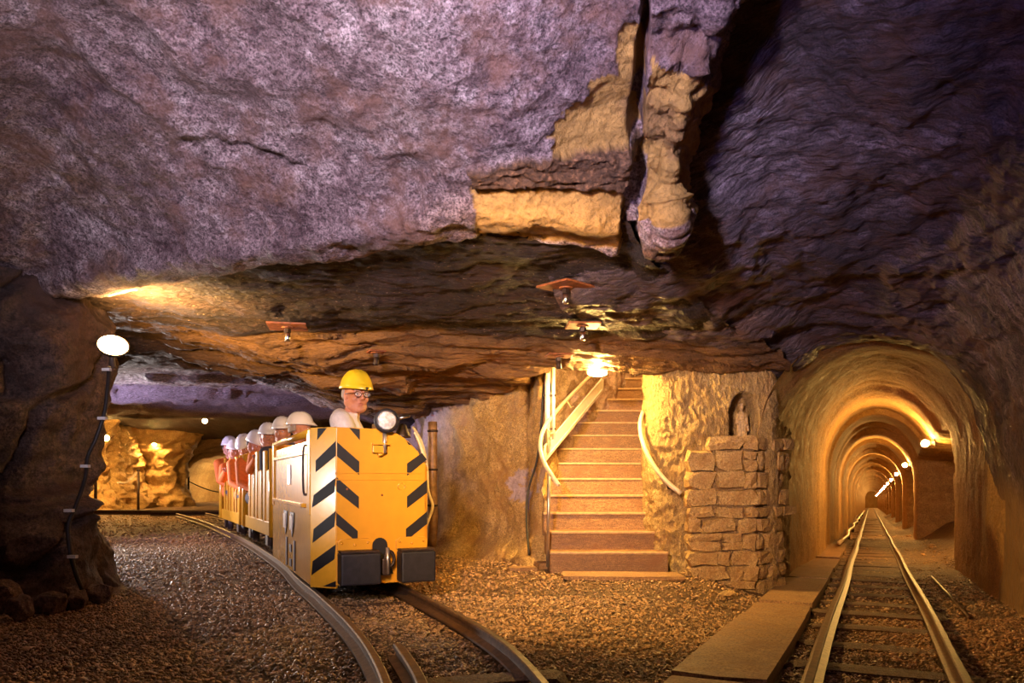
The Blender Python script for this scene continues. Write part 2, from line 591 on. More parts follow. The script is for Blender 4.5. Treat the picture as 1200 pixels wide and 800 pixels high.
co = t.coords()
t.lk(t.ramp(t.noise(co, 28, 4, 0.6), [(0.35, (0.42, 0.40, 0.42)), (0.6, (0.86, 0.85, 0.9))]), t.p.inputs['Base Color'])
t.p.inputs['Roughness'].default_value = 0.12
t.p.inputs['Coat Weight'].default_value = 0.6
M['headlens'] = t.m
t = NT('spectacle_glass')
tr = t.new('ShaderNodeBsdfTransparent')
mx = t.new('ShaderNodeMixShader')
mx.inputs[0].default_value = 0.12
t.p.inputs['Roughness'].default_value = 0.05
t.lk(tr.outputs[0], mx.inputs[1])
t.lk(t.p.outputs[0], mx.inputs[2])
t.lk(mx.outputs[0], t.n['Material Output'].inputs['Surface'])
M['specglass'] = t.m

# ================================================================== the setting
# straight gallery on the right: axis through (0.073, 0), heading 25 degrees right, falling gently
AX0 = np.array([0.073, 0.0])
AXD = np.array([0.4229, 0.9062])
AXR = np.array([0.9062, -0.4229])
FALL = 0.029


def P_ax(s, a, z):
    s, a, z = np.broadcast_arrays(np.asarray(s, float), np.asarray(a, float), np.asarray(z, float))
    return np.stack([AX0[0] + AXD[0] * s + AXR[0] * a, AXD[1] * s + AXR[1] * a, z], -1)


def lat(x, y):
    return (np.asarray(x) - AX0[0]) * AXR[0] + np.asarray(y) * AXR[1]


def floor_z(x, y):
    x, y = np.asarray(x, float), np.asarray(y, float)
    a = lat(x, y)
    return -FALL * np.maximum(y, 0) * (1 - sst(0.75, 1.6, np.abs(a)))


# ---- floor
ys = np.concatenate([np.arange(-2.5, 2.2, 0.12), np.arange(2.2, 9, 0.045), np.geomspace(9, 42, 90)])
xs = np.concatenate([np.geomspace(22, 4.2, 70) * -1, np.arange(-4.15, 4.4, 0.05), np.geomspace(4.45, 26, 60)])
X, Y = np.meshgrid(xs, ys)
Z = floor_z(X, Y)
PP = np.stack([X, Y, np.zeros_like(X)], -1)
Z = Z + 0.018 * fbm(PP, 0.8, 3, 0.5, 5) + 0.010 * fbm(PP, 7, 3, 0.6, 6)
Z -= 0.03
FLOOR = tag(grid_obj('floor', np.stack([X, Y, Z], -1), M['floor']), 'gravel bed of the mine floor', kind='structure')

# ---- front ceiling: the pale rock brow over the hall, its crack and its ochre spall
LIP = [(-1100, 335), (-700, 335), (-420, 335), (-220, 335), (-60, 335), (45, 342), (130, 326), (300, 297), (450, 275), (560, 261), (650, 265), (740, 273), (790, 266), (815, 262)]
ZR = [2.10, 2.25, 2.42, 2.60, 2.78, 2.92, 3.00, 3.05, 3.0, 2.9]
DY = [0.0, 0.10, 0.38, 0.85, 1.40, 2.2, 3.2, 5.2, 6.6, 7.6]
DROP = {-1100: 2.6, -700: 1.5, -420: 0.72, -220: 0.28, -60: 0.06}
EDGE = {815: [(815, 288), (800, 250), (806, 180), (850, 70), (885, -30)]}
ctrl = np.zeros((len(ZR) + 1, len(LIP), 3))
for j, (u, v) in enumerate(LIP):
    yl = 1.3 * FPX / (HOR - v)
    for i, (z, dy) in enumerate(zip(ZR, DY)):
        y = yl - dy
        yy = max(y, 0.9) if y > -9 else y
        f = (u - 600) / FPX
        x = f * (y if y > 1.2 else 1.2 + (1.2 - y) * 0.12)
        zz = z - DROP.get(u, 0) * (0.55 + 0.45 * (z - 2.1) / 0.9)
        if u >= 790:   # the free right edge leans with the diagonal gap
            x += [-0.12, -0.13, -0.07, 0.08, 0.28, 0.42, 0.5, 0.5, 0.5, 0.5][i] * (1 if u > 800 else 0.6)
        ctrl[i + 1, j] = (x, y, zz)
    # tuck the lip back and up, so the brow has thickness behind its edge
    ctrl[0, j] = ctrl[1, j] + np.array([0, 0.3, 0.03])
# the right edge folds back into the gap
fold = ctrl[:, -1:].copy()
fold[..., 0] += 0.12
fold[..., 1] += 0.7
fold[..., 2] += 0.22
ctrl = np.concatenate([ctrl, fold], 1)
G = cr_axis(ctrl, 300)
G = np.swapaxes(cr_axis(np.swapaxes(G, 0, 1), 520), 0, 1)
N = grid_normals(G, (0, 0, 0.8))
d = rock_disp(G, 0.07, 0.035, 0.010, 3)
U = 600 + FPX * G[..., 0] / np.maximum(G[..., 1], 0.5)
Vv = HOR - FPX * (G[..., 2] - CAM_Z) / np.maximum(G[..., 1], 0.5)
wob = 7 * fbm(G, 6, 3, 0.6, 77)
wob2 = 14 * fbm(G, 5, 4, 0.65, 78)


def dist_poly(u, v, pts):
    best = np.full(u.shape, 1e9)
    for (x0, y0), (x1, y1) in zip(pts[:-1], pts[1:]):
        dx, dy = x1 - x0, y1 - y0
        t = np.clip(((u - x0) * dx + (v - y0) * dy) / (dx * dx + dy * dy), 0, 1)
        best = np.minimum(best, np.hypot(u - x0 - t * dx, v - y0 - t * dy))
    return best


def inside(u, v, poly):
    r = np.zeros(u.shape, bool)
    n = len(poly)
    for i in range(n):
        x0, y0 = poly[i]
        x1, y1 = poly[(i + 1) % n]
        c = ((y0 > v) != (y1 > v)) & (u < (x1 - x0) * (v - y0) / ((y1 - y0) if y1 != y0 else 1e-9) + x0)
        r ^= c
    return r


valid = G[..., 1] > 1.0
crack = dist_poly(U + wob * 0.5, Vv, [(759, -60), (756, 20), (750, 90), (745, 150), (752, 185), (744, 235), (738, 300)])
cw = 4.0 + 3.5 * sst(60, 260, Vv)
d -= np.where(valid, 0.16 * (1 - sst(cw * 0.5, cw * 2.2, crack)), 0)
oc1 = inside(U + wob2, Vv + wob2 * 0.5, [(752, 25), (728, 40), (722, 85), (690, 92), (655, 150), (632, 172), (660, 182), (745, 165)])
oc2 = inside(U + wob * 0.6, Vv + wob * 0.6, [(552, 216), (600, 214), (740, 214), (736, 285), (640, 280), (560, 275)])
oc3 = inside(U + wob2 * 0.6, Vv + wob2, [(764, 60), (812, 88), (832, 125), (815, 200), (800, 262), (748, 262), (756, 120)])
band = inside(U + wob, Vv + wob, [(553, 196), (600, 180), (748, 165), (748, 212), (640, 216), (556, 216)])
och = (oc1 * 1.0 + oc2 + oc3).clip(0, 1)
d += np.where(valid & oc1, -0.012, 0) + np.where(valid & oc2, -0.018, 0) + np.where(valid & oc3, -0.008, 0)
d += np.where(valid & band, 0.012 + 0.03 * ridged(G, 9, 3, 0.6, 31, (0.4, 1, 2)), 0)
right = sst(744, 756, U) * valid
d += right * (0.045 * fbm(G, 5, 4, 0.6, 34, (1, 1, 1.4)) + 0.02 + 0.03 * ridged(G, 4.5, 4, 0.55, 33, (0.6, 1, 1)))
# old break lines in the pale face
br = dist_poly(U + wob2, Vv + wob, [(215, 172), (260, 180), (330, 192), (352, 206)])
d -= np.where(valid, 0.035 * (1 - sst(2, 12, br)), 0)
G = G + N * d[..., None]
brn = np.clip(band * 1.0 + 0.85 * inside(U + wob, Vv + wob, [(748, 272), (800, 268), (800, 330), (745, 330)]) + 0.6 * sst(0.35, 0.7, fbm(G, 1.6, 4, 0.6, 36, (1, 1, 1.6))), 0, 1)
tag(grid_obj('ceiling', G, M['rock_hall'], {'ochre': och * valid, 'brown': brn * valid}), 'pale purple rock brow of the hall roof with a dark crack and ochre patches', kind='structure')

# ---- low back roof
lu = np.array([p[0] for p in LIP], float)
lv = np.array([p[1] for p in LIP], float)
NX, NY = 360, 330
uu = np.concatenate([np.linspace(-900, -60, 30, endpoint=False), np.linspace(-60, 928, NX - 30)])
tt = np.concatenate([np.linspace(0.02, 5.2, 230), np.linspace(5.25, 32, NY - 230)])
lvu = np.interp(uu, list(lu[:-2]) + [800, 860, 930, 1010], list(lv[:-2]) + [325, 392, 432, 440])
ylu = np.interp(uu, list(lu[:-2]) + [800, 860, 930, 1010], list(1.3 * FPX / (HOR - lv[:-2])) + [4.9, 5.9, 6.6, 6.9])
Yg = ylu[None, :] + tt[:, None]
Xr = (uu[None, :] - 600) / FPX
xl = Xr * ylu[None, :]
Xg = np.where(uu[None, :] > 450, xl + (Xr * Yg - xl) * 0.75, Xr * Yg)


def roof_z(x, y):
    z = 2.10 - 0.02 * sst(4, 6, y)
    side = sst(-3.4, -1.6, x)
    z = z - side * (0.11 * sst(4.7, 6.0, y) + 0.24 * sst(6.0, 6.75, y) + 0.12 * sst(7.2, 8.6, y) * (1 - sst(-0.2, 0.4, x)))
    z = z + (1 - side) * (-0.10 * sst(6.8, 7.4, y) + 0.06 * sst(9.6, 10.0, y) - 0.03 * sst(11, 14, y))
    shaft = sst(0.05, 0.35, x - 0.18 * (y - 7)) * (1 - sst(1.5, 2.3, x - 0.18 * (y - 7))) * (y < 13)
    z = z + shaft * (sst(6.95, 7.25, y) * 0.9 + np.clip(y - 7.2, 0, 6) * 0.55)
    z = z + sst(15.6, 17.0, y) * 0.42 * (x < 0)
    z = z - sst(20, 26, y) * 0.25 * (x < 0)
    return z


Zg = roof_z(Xg, Yg)
PR = np.stack([Xg, Yg, Zg], -1)
d = 0.05 * fbm(PR, 0.9, 3, 0.5, 50) + 0.03 * (ridged(PR, 2.6, 3, 0.5, 52, (0.6, 1.3, 1)) - 0.5) + 0.010 * fbm(PR, 14, 3, 0.6, 53)
strat = sst(6.05, 6.3, Yg + 0.25 * fbm(PR, 0.8, 2, 0.5, 63, (1, 0.2, 1))) * (1 - sst(9.2, 10.5, Yg)) * sst(-3.6, -2.6, Xg)
zz = Yg * 3.2 + 1.1 * fbm(PR, 1.1, 3, 0.55, 55, (0.5, 1, 1))
saw = (zz % 1.0)
d += strat * (0.07 * (saw - 0.5) * (0.6 + 0.5 * fbm(PR, 1.6, 2, 0.5, 56)) + 0.04 * ridged(PR, 2.5, 4, 0.55, 57, (0.45, 2.2, 1)))
slab = sst(0.15, 0.35, fbm(PR, 0.9, 3, 0.55, 58, (0.6, 1.6, 1))) * sst(6.8, 7.5, Yg) * (1 - sst(12.5, 13, Yg)) * (Xg < -1.0)
d -= 0.10 * slab
gap = (tt < 0.2)[:, None] * 0.0
PR[..., 2] += d
PR[..., 2] += 0.16 * (1 - sst(0.0, 0.35, tt))[:, None] * (1 - sst(690, 745, uu))[None, :]
PR[..., 2] -= 0.07 * (1 - sst(0.3, 0.9, tt))[:, None] * (sst(735, 760, uu) * (1 - sst(800, 840, uu)))[None, :]
ochr = np.clip(strat * (0.75 + 0.6 * fbm(PR, 1.3, 4, 0.6, 59)), 0, 1)
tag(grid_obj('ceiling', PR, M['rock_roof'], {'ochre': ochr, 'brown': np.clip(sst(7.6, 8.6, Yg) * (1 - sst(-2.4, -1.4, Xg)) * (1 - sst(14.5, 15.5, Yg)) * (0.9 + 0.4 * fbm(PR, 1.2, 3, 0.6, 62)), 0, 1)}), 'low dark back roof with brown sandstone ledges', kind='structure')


# ---- vault over the right-hand track, funnelling into the gallery
def gal_w(s):
    return 0.90 - 0.16 * sst(7.6, 12, s), 0.87 - 0.03 * sst(9, 16, s)     # left, right half widths


def gal_profile(s, q, spring=1.28):
    """q 0..1 from right floor over the crown to left floor -> lateral, height over floor"""
    wl, wr = gal_w(s)
    q = np.asarray(q, float)
    La = 1.40
    top = 2.16 + 0.24 * sst(7.2, 9.4, s)
    L = spring * 2 + La * 2
    t = q * L
    ang = (t - spring) / (2 * La) * PI
    a_arc = np.where(ang < PI / 2, wr, wl) * np.cos(ang)
    h_arc = spring + (top - spring) * np.sin(np.clip(ang, 0, PI))
    a = np.where(t < spring, wr, np.where(t > L - spring, -wl, a_arc))
    h = np.where(t < spring, t, np.where(t > L - spring, L - t, h_arc))
    return a, h


ST = [8.0, 7.3, 6.5, 5.7, 4.9, 4.0, 3.0, 1.8, 0.2, -2.2]
TOPZ = [2.10, 2.03, 2.08, 2.20, 2.36, 2.55, 2.72, 2.88, 2.98, 3.0]
LEFT = [V(935, 442, 7.6), V(912, 436, 6.95), V(878, 404, 6.6), V(838, 372, 5.9), V(800, 318, 4.8), V(805, 205, 4.15), V(850, 55, 3.6), np.array([1.0, 2.6, 3.0]),
        np.array([-0.3, 0.8, 3.1]), np.array([-1.2, -1.4, 3.1])]
ctrl = np.zeros((len(ST), 9, 3))
for i, (s, zt) in enumerate(zip(ST, TOPZ)):
    k = sst(7.3, 2.5, s)
    wr = 0.90 + 0.15 * k
    fz = -FALL * s * 0.906
    zs = fz + 1.0 + 0.55 * k
    R = [P_ax(s, wr, fz - 0.15), P_ax(s, wr + 0.03, fz + 0.55), P_ax(s, wr, zs), P_ax(s, wr * 0.86, zs + (zt - zs) * 0.55), P_ax(s, wr * 0.5, zs + (zt - zs) * 0.88), P_ax(s, 0.02, zt)]
    e = LEFT[i]
    c = R[-1]
    m = c * 0.5 + e * 0.5 + np.array([0, 0, 0.10 + 0.05 * k])
    m[2] = max(m[2], min(c[2], e[2]))
    back = e + np.array([-0.75, 0.35, -0.02])
    ctrl[i] = np.array(R + [m, e, back])
G = cr_axis(ctrl, 330)
G = np.swapaxes(cr_axis(np.swapaxes(G, 0, 1), 330), 0, 1)
N = grid_normals(G, P_ax(3.0, 0, 0.8))
near_mouth = 1 - sst(6.3, 7.6, np.linspace(0, 1, 330) * 0 + np.interp(np.linspace(0, 9, 330), range(10), ST))[:, None]
lowwall = np.linspace(0, 1, 330)[None, :]
rough = (0.35 + 0.65 * sst(0.20, 0.42, lowwall)) * (0.25 + 0.75 * near_mouth)
d = rough * rock_disp(G, 0.09, 0.035, 0.014, 90)
d += rough * 0.030 * ridged(G, 3.0, 4, 0.55, 95, (0.5, 0.5, 2.2))
d += 0.01 * fbm(G, 5, 3, 0.5, 97)
# long diagonal break in the vault (deep joint running down towards the pier)
lowm = (1 - sst(0.15, 0.28, lowwall + 0.05 * fbm(G, 1.2, 3, 0.5, 98))) * sst(2.0, 4.5, G[..., 1])
G = G + N * d[..., None]
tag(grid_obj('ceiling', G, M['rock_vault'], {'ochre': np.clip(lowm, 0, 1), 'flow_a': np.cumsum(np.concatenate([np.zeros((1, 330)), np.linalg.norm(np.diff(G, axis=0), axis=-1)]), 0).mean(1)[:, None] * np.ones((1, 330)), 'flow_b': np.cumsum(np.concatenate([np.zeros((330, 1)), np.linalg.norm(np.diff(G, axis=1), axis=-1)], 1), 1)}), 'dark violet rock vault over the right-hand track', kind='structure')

# ---- gallery
s_list = np.concatenate([np.arange(7.1, 19, 0.05), np.arange(19, 40, 0.12), np.geomspace(40, 120, 150)])
q = np.linspace(0, 1, 120)
S, Q = np.meshgrid(s_list, q, indexing='ij')
a, h = gal_profile(S, Q)
ym = S * 0.906
P0 = P_ax(S, a, h)
n3 = fbm(P0, 1.2, 3, 0.5, 110)
# sprayed rings: the bore narrows at the buttress that closes every bay of 6.8 m
sy = (S - 18.6) / 6.8                      # bay count, 0 at the first inner ring
fr = sy - np.floor(sy)
saw = lambda q: (q - np.floor(q)) ** 1.3 * (1 - sst(0.965, 1.0, q - np.floor(q)))
on = sst(10.5, 13.0, S)
rg = on * (0.62 * saw(sy) + 0.38 * saw(sy * 2 + 0.12))
sc = 1 - 0.045 * on + 0.11 * rg - 0.010 * n3
mouth = 1 - sst(7.1, 7.9, S)
a2 = a * (sc + 0.09 * mouth)
h2 = np.where(h > 1.28, 1.28 + (h - 1.28) * (1 - 0.13 * on + 0.26 * rg + 0.16 * mouth), h) - 0.015 * n3
# side recesses on the right: one deep refuge, then shallower ones between the buttresses
jag = 0.16 * fbm(P0, 2.6, 3, 0.6, 112)
lim = 1 - sst(1.60, 1.74, h2 + 0.35 * jag)
rec = sst(10.85, 10.97, S + jag) * (1 - sst(18.25, 18.4, S + jag * 0.8)) * lim
rec2 = np.zeros_like(S)
for k in range(1, 15):
    c0 = 19.6 + 6.8 * (k - 1)
    rec2 = np.maximum(rec2, sst(c0, c0 + 0.25, S + jag) * (1 - sst(c0 + 4.9, c0 + 5.2, S + jag)) * lim)
a2 = np.where(a2 > 0.3, a2 + 1.15 * rec + 0.40 * rec2, a2)
fz = -FALL * ym
G = P_ax(S, a2, fz + h2 - 0.12 * (h2 < 0.02))
N = grid_normals(G, P_ax(20, 0, 0.3))
G = G + N * (0.012 * fbm(G, 3.5, 4, 0.55, 115) + 0.004 * fbm(G, 16, 3, 0.6, 116))[..., None]
tag(grid_obj('wall_right', G, M['tunnel']), 'arched sprayed lining of the long lamp-lit gallery', kind='structure')
# end of the gallery
ne = 40
ea, eh = gal_profile(np.full(ne, 119.5), np.linspace(0, 1, ne))
pe = P_ax(np.full(ne, 119.5), ea * 1.3, -FALL * 119.5 * 0.906 + eh * 1.1 - 0.2)
tag(link('wall_end', raw_mesh('wall_end', pe, [tuple(range(ne))], False), M['tunnel']), 'far end of the gallery', kind='structure')
# gallery floor beyond the hall
sg = np.concatenate([np.arange(8.5, 30, 0.10), np.geomspace(30, 122, 200)])
ag = np.linspace(-1.3, 2.4, 60)
Sg, Ag = np.meshgrid(sg, ag, indexing='ij')
pg = P_ax(Sg, Ag, 0)
zg = -FALL * pg[..., 1] + 0.012 * fbm(pg, 3, 3, 0.6, 120) - 0.012 - 0.05 * sst(9.5, 8.5, Sg)
pg[..., 2] = zg
tag(grid_obj('floor', pg, M['floor']), 'gravel floor of the long gallery', kind='structure')


# ---- walls that stand on a plan line
def plan_wall(name, path, z0, z1, mat, label, disp, nl=160, nh=120, lean=0.0, toward=None, post=None, attrs_fn=None):
    p = np.array([(x, y, 0) for x, y in path], float)
    L = cr_axis(p, nl)
    zz = np.linspace(z0, z1, nh)
    G = np.repeat(L[None], nh, 0)
    G[..., 2] = zz[:, None]
    N = grid_normals(G, toward if toward is not None else (0, 0, 0.8))
    hgt = (zz - z0) / (z1 - z0)
    off = disp(G) + lean * hgt[:, None]
    if post is not None:
        off = off + post(G)
    at = attrs_fn(G) if attrs_fn else None
    G = G + N * off[..., None]
    o = grid_obj(name, G, mat, at)
    tag(o, label, kind='structure')
    return o


def flare(G, h0=0.45, amt=0.22):
    return amt * (1 - sst(0.0, h0, G[..., 2] + 0.05)) ** 1.5


plan_wall('wall_middle', [(-3.6, 20), (-2.3, 15.5), (-1.55, 12), (-1.05, 9.7), (-0.62, 8.75), (-0.25, 8.25), (0.02, 7.98), (0.13, 7.86), (0.185, 8.05), (0.23, 7.74), (0.28, 7.60), (0.34, 7.72), (0.40, 8.1)], -0.2, 2.25, M['plaster'],
          'rough ochre plastered wall between the train and the stairs',
          lambda G: rock_disp(G, 0.07, 0.05, 0.010, 130) + flare(G, 0.4, 0.22), 240, 140, toward=(-0.3, 0, 0.8),
          attrs_fn=lambda G: {'ochre': np.clip(1 - sst(-0.95, -0.45, G[..., 0] + 0.25 * fbm(G, 2, 3, 0.6, 133)) + 0.9 * sst(0.30, 0.5, fbm(G, 5, 4, 0.6, 134) + 0.9 - np.hypot((G[..., 0] - 0.12) / 0.16, (G[..., 2] - 0.68) / 0.3)), 0, 1)})
plan_wall('wall_stairs', [(0.30, 7.45), (0.31, 7.9), (0.42, 8.3), (0.70, 8.75), (1.00, 9.25), (1.32, 9.8), (1.62, 10.35), (1.95, 11.2)], -0.1, 4.2, M['plaster'],
          'rough plastered wall climbing left of the stairs',
          lambda G: rock_disp(G, 0.06, 0.07, 0.018, 140), 150, 160, toward=(1.2, 7, 0.8),
          attrs_fn=lambda G: {'ochre': np.full(G.shape[:2], 0.45)})


def niche(G):
    u, z = G[..., 0], G[..., 2]
    cx, w0, zb, zs, zt = 2.070, 0.128, 1.185, 1.39, 1.585
    half = np.where(z < zs, w0, w0 * np.sqrt(np.clip(1 - ((z - zs) / (zt - zs)) ** 1.7, 0, 1)))
    m = (np.abs(u - cx + 0.006 * fbm(G, 18, 2, 0.5, 151)) < half) & (z > zb) & (z < zt) & (G[..., 1] < 7.0)
    return np.where(m, -0.27, 0.0)


plan_wall('wall_pier', [(2.75, 12.5), (2.1, 10.6), (1.62, 8.8), (1.32, 7.55), (1.27, 7.2), (1.34, 7.0), (1.55, 6.93), (1.8, 6.9), (2.05, 6.88), (2.25, 6.88), (2.36, 6.93), (2.42, 7.1), (2.62, 7.55), (2.95, 8.25)],
          -0.35, 3.6, M['plaster_chiselled'], 'yellow chiselled wall between the stairs and the gallery, with a pointed niche',
          lambda G: rock_disp(G, 0.035, 0.026, 0.010, 150) * np.where(np.abs(G[..., 0] - 2.06) < 0.2, 0.35, 1.0) + 0.016 * ridged(np.stack([G[..., 0] * 1.5 + G[..., 2] * 0.7, G[..., 1], G[..., 2] * 0.8 - G[..., 0] * 0.5], -1), 9, 3, 0.6, 152) + 0.06 * sst(1.45, 1.9, G[..., 2]) * 0,
          330, 330, toward=(1.5, 2, 0.8), post=niche, attrs_fn=lambda G: {'ochre': np.zeros(G.shape[:2])})

# left side and rear of the back chamber
plan_wall('wall_left', [(-5.2, 4.4), (-6.6, 7.0), (-8.3, 10.5), (-10.2, 14.5), (-12.6, 18.2), (-13.0, 20.5), (-11.6, 21.3), (-11.2, 22.6), (-11.8, 24.2), (-12.6, 25.6), (-13.0, 27.5), (-13.2, 30)], -0.2, 2.75, M['plaster'],
          'rugged orange-lit rock along the left of the back chamber',
          lambda G: rock_disp(G, 0.30, 0.20, 0.03, 160) + flare(G, 0.9, 0.5), 260, 110, toward=(-4, 12, 0.8), attrs_fn=lambda G: {'ochre': np.zeros(G.shape[:2])})
plan_wall('wall_back', [(-16, 31), (-13.5, 31.2), (-11, 31.3), (-8, 31.2), (-4, 30.5), (-1, 27), (-1, 20)], -0.2, 2.9, M['plaster'], 'pale end wall of the back chamber',
          lambda G: rock_disp(G, 0.12, 0.06, 0.01, 170), 160, 70, toward=(-4, 12, 0.8), attrs_fn=lambda G: {'ochre': np.zeros(G.shape[:2])})
# wall behind the camera closes the hall
plan_wall('wall_front', [(-6.5, 5.2), (-6.5, 1), (-4.5, -2.2), (0, -3.2), (2.5, -2.4)], -0.2, 3.4, M['rock_pillar'], 'rock behind the camera',
          lambda G: rock_disp(G, 0.12, 0.08, 0.01, 175), 90, 60, toward=(0, 3, 1))

# ---- arch ring in front of the end wall (pillar and brow of the far cross-cut)
arch = []
for k in range(40):
    th = PI * k / 39
    arch.append((-10.05 + 1.55 * math.cos(th), 0.40 + 1.30 * math.sin(th)))
c = np.zeros((26, 40, 3))
for i in range(26):
    f = i / 25
    for k, (x, z) in enumerate(arch):
        # from the inner rim outwards into the roof
        cx, cz = -10.05, 0.40
        e = 1 + f * 0.9
        c[i, k] = (cx + (x - cx) * e, 26.6 + 0.25 * f, (cz + (z - cz) * e) if z > 0.41 else -0.1)
deep = c[:1].copy()
deep[..., 1] += 4.6
inner = c[:1] * 0.5 + deep * 0.5
c = np.concatenate([deep, inner, c], 0)
G = cr_axis(c, 60)
N = grid_normals(G, (-8, 12, 0.8))
G = G + N * rock_disp(G, 0.14, 0.09, 0.015, 180)[..., None]
tag(grid_obj('wall_arch', G, M['plaster'], {'ochre': np.zeros(G.shape[:2])}), 'rock arch round the far cross-cut', kind='structure')


# ---- rock pillars: lumpy columns
def rock_column(name, cx, cy, rx, ry, z0, z1, mat, label, disp, prof=None, n=200, m=150, rot=0.0):
    th = np.linspace(0, 2 * PI, n, endpoint=False)
    zz = np.linspace(z0, z1, m)
    TH, ZZ = np.meshgrid(th, zz)
    f = prof(ZZ) if prof is not None else 1.0
    cxx = np.cos(TH) * rx * f
    syy = np.sin(TH) * ry * f
    G = np.stack([cx + cxx * math.cos(rot) - syy * math.sin(rot), cy + cxx * math.sin(rot) + syy * math.cos(rot), ZZ], -1)
    N = np.stack([np.cos(TH), np.sin(TH), np.zeros_like(TH)], -1)
    G = G + N * disp(G)[..., None]
    o = grid_obj(name, G, mat, {'ochre': np.zeros(G.shape[:2])}, wrap=True)
    tag(o, label, kind='structure')
    return o


def pil_prof(z):
    return np.interp(z, [-0.2, 0.1, 0.35, 0.62, 0.75, 0.95, 1.3, 1.7, 2.0, 2.4], [1.02, 0.97, 0.98, 0.95, 0.86, 0.85, 0.90, 0.96, 0.90, 0.80])


def pil_disp(G):
    Q = G * np.array([1.0, 1.0, 0.7])
    facets = 0.20 * (ridged(Q, 1.2, 2, 0.4, 191) - 0.5)
    joints = -0.10 * (1 - sst(0.0, 0.07, np.abs(perlin(Q * 1.7 + 4, 193)))) - 0.06 * (1 - sst(0, 0.04, np.abs(G[..., 2] - 0.66 - 0.05 * fbm(G, 1.3, 2, 0.5, 199))))
    return facets + joints + 0.05 * ridged(G, 3.2, 3, 0.5, 194) + 0.008 * fbm(G, 14, 3, 0.6, 195)


rock_column('wall_pillar', -4.42, 5.6, 1.34, 0.85, -0.2, 2.2, M['rock_pillar'], 'dark jointed rock pillar on the left with the floodlight', pil_disp, pil_prof)
rock_column('wall_pillar', -11.9, 20.8, 0.75, 0.7, -0.2, 2.7, M['plaster'], 'orange-lit rock stump under the bulb of the back chamber',
            lambda G: rock_disp(G, 0.18, 0.16, 0.02, 200) + 0.35 * (1 - sst(0, 0.8, G[..., 2])) + 0.25 * sst(1.5, 2.4, G[..., 2]), n=110, m=90)
rock_column('wall_pillar', -11.0, 24.3, 0.55, 0.6, -0.2, 2.7, M['plaster'], 'rock pillar under the second bulb of the back chamber',
            lambda G: rock_disp(G, 0.16, 0.14, 0.02, 210) + 0.4 * (1 - sst(0, 0.7, G[..., 2])) + 0.5 * sst(1.2, 2.3, G[..., 2]), n=110, m=90)

# ================================================================== tracks
def offset_path(pts, off):
    pts = [np.array(p, float) for p in pts]
    out = []
    for i, p in enumerate(pts):
        d = pts[min(i + 1, len(pts) - 1)] - pts[max(i - 1, 0)]
        d = d[:2] / np.linalg.norm(d[:2])
        out.append(np.array([p[0] + d[1] * off, p[1] - d[0] * off]))
    return out


def rail_mesh(path3, name, mat, parent, hw=0.019, ht=0.074):
    prof = [(-0.045, 0), (0.045, 0), (0.045, 0.012), (0.010, 0.024), (0.010, ht - 0.026), (hw, ht - 0.020), (hw, ht - 0.005), (hw - 0.006, ht), (-hw + 0.006, ht), (-hw, ht - 0.005),
            (-hw, ht - 0.020), (-0.010, ht - 0.026), (-0.010, 0.024), (-0.045, 0.012)]
    vs, fs = [], []
    n = len(prof)
    m = len(path3)
    for i, p in enumerate(path3):
        d = path3[min(i + 1, m - 1)] - path3[max(i - 1, 0)]
        d = d / np.linalg.norm(d)
        r = np.array([d[1], -d[0], 0])
        r /= np.linalg.norm(r)
        for (a, z) in prof:
            vs.append(p + r * a + np.array([0, 0, z]))
    for i in range(m - 1):
        for k in range(n):
            fs.append((i * n + k, i * n + (k + 1) % n, (i + 1) * n + (k + 1) % n, (i + 1) * n + k))
    fs.append(tuple(range(n)))
    fs.append(tuple((m - 1) * n + k for k in range(n - 1, -1, -1)))
    return link(name, raw_mesh(name, vs, fs, False), mat, parent)


def rough_box(sx, sy, sz, jit, seed, round_=0.12):
    """26-point rounded irregular block, 48 triangles"""
    r = np.random.RandomState(seed)
    pts, idx = [], {}
    for i in (-1, 0, 1):
        for j in (-1, 0, 1):
            for k in (-1, 0, 1):
                if i == j == k == 0:
                    continue
                e = abs(i) + abs(j) + abs(k)
                f = 1 - round_ * max(0, e - 1) * 0.6
                p = np.array([i * sx / 2, j * sy / 2, k * sz / 2]) * f + (r.rand(3) - 0.5) * jit * np.array([sx, sy, sz])
                idx[(i, j, k)] = len(pts)
                pts.append(p)
    fs = []
    for ax in range(3):
        for s in (-1, 1):
            o = [x for x in range(3) if x != ax]
            for a in (-1, 0):
                for b in (-1, 0):
                    q = []
                    for (da, db) in ((0, 0), (1, 0), (1, 1), (0, 1)):
                        key = [0, 0, 0]
                        key[ax] = s
                        key[o[0]] = a + da
                        key[o[1]] = b + db
                        q.append(idx[tuple(key)])
                    if (s > 0) == (ax == 1):
                        q = q[::-1]
                    fs.append(tuple(q))
    return raw_mesh('block', pts, fs, False)


TC = [(-7.1, 17.0), (-6.2, 15.5), (-5.0, 13.4), (-3.92, 11.37), (-2.94, 9.48), (-1.84, 7.14), (-1.33, 5.9), (-0.96, 5.05), (-0.55, 4.05), (-0.295, 3.32), (-0.116, 2.65), (-0.03, 2.05)]
tc = [np.array(p[:2]) for p in curve_pts([(x, y, 0) for x, y in TC], 6)]
trk = tag(empty('railway_track', (0, 0, 0)), 'narrow-gauge track curving out from under the yellow locomotive', 'track')
for off in (-0.30, 0.30):
    q = offset_path(tc, off)
    rail_mesh([np.array([p[0], p[1], float(floor_z(p[0], p[1])) - 0.008]) for p in q], 'rail', M['rail'], trk)
cr = [p for p in offset_path(tc, 0.18) if 2.2 < p[1] < 3.42]
rail_mesh([np.array([p[0], p[1], float(floor_z(p[0], p[1])) + 0.006]) for p in cr], 'check_rail', M['rail'], trk, 0.022, 0.075)
acc, last = 0.0, tc[0]
k = 0
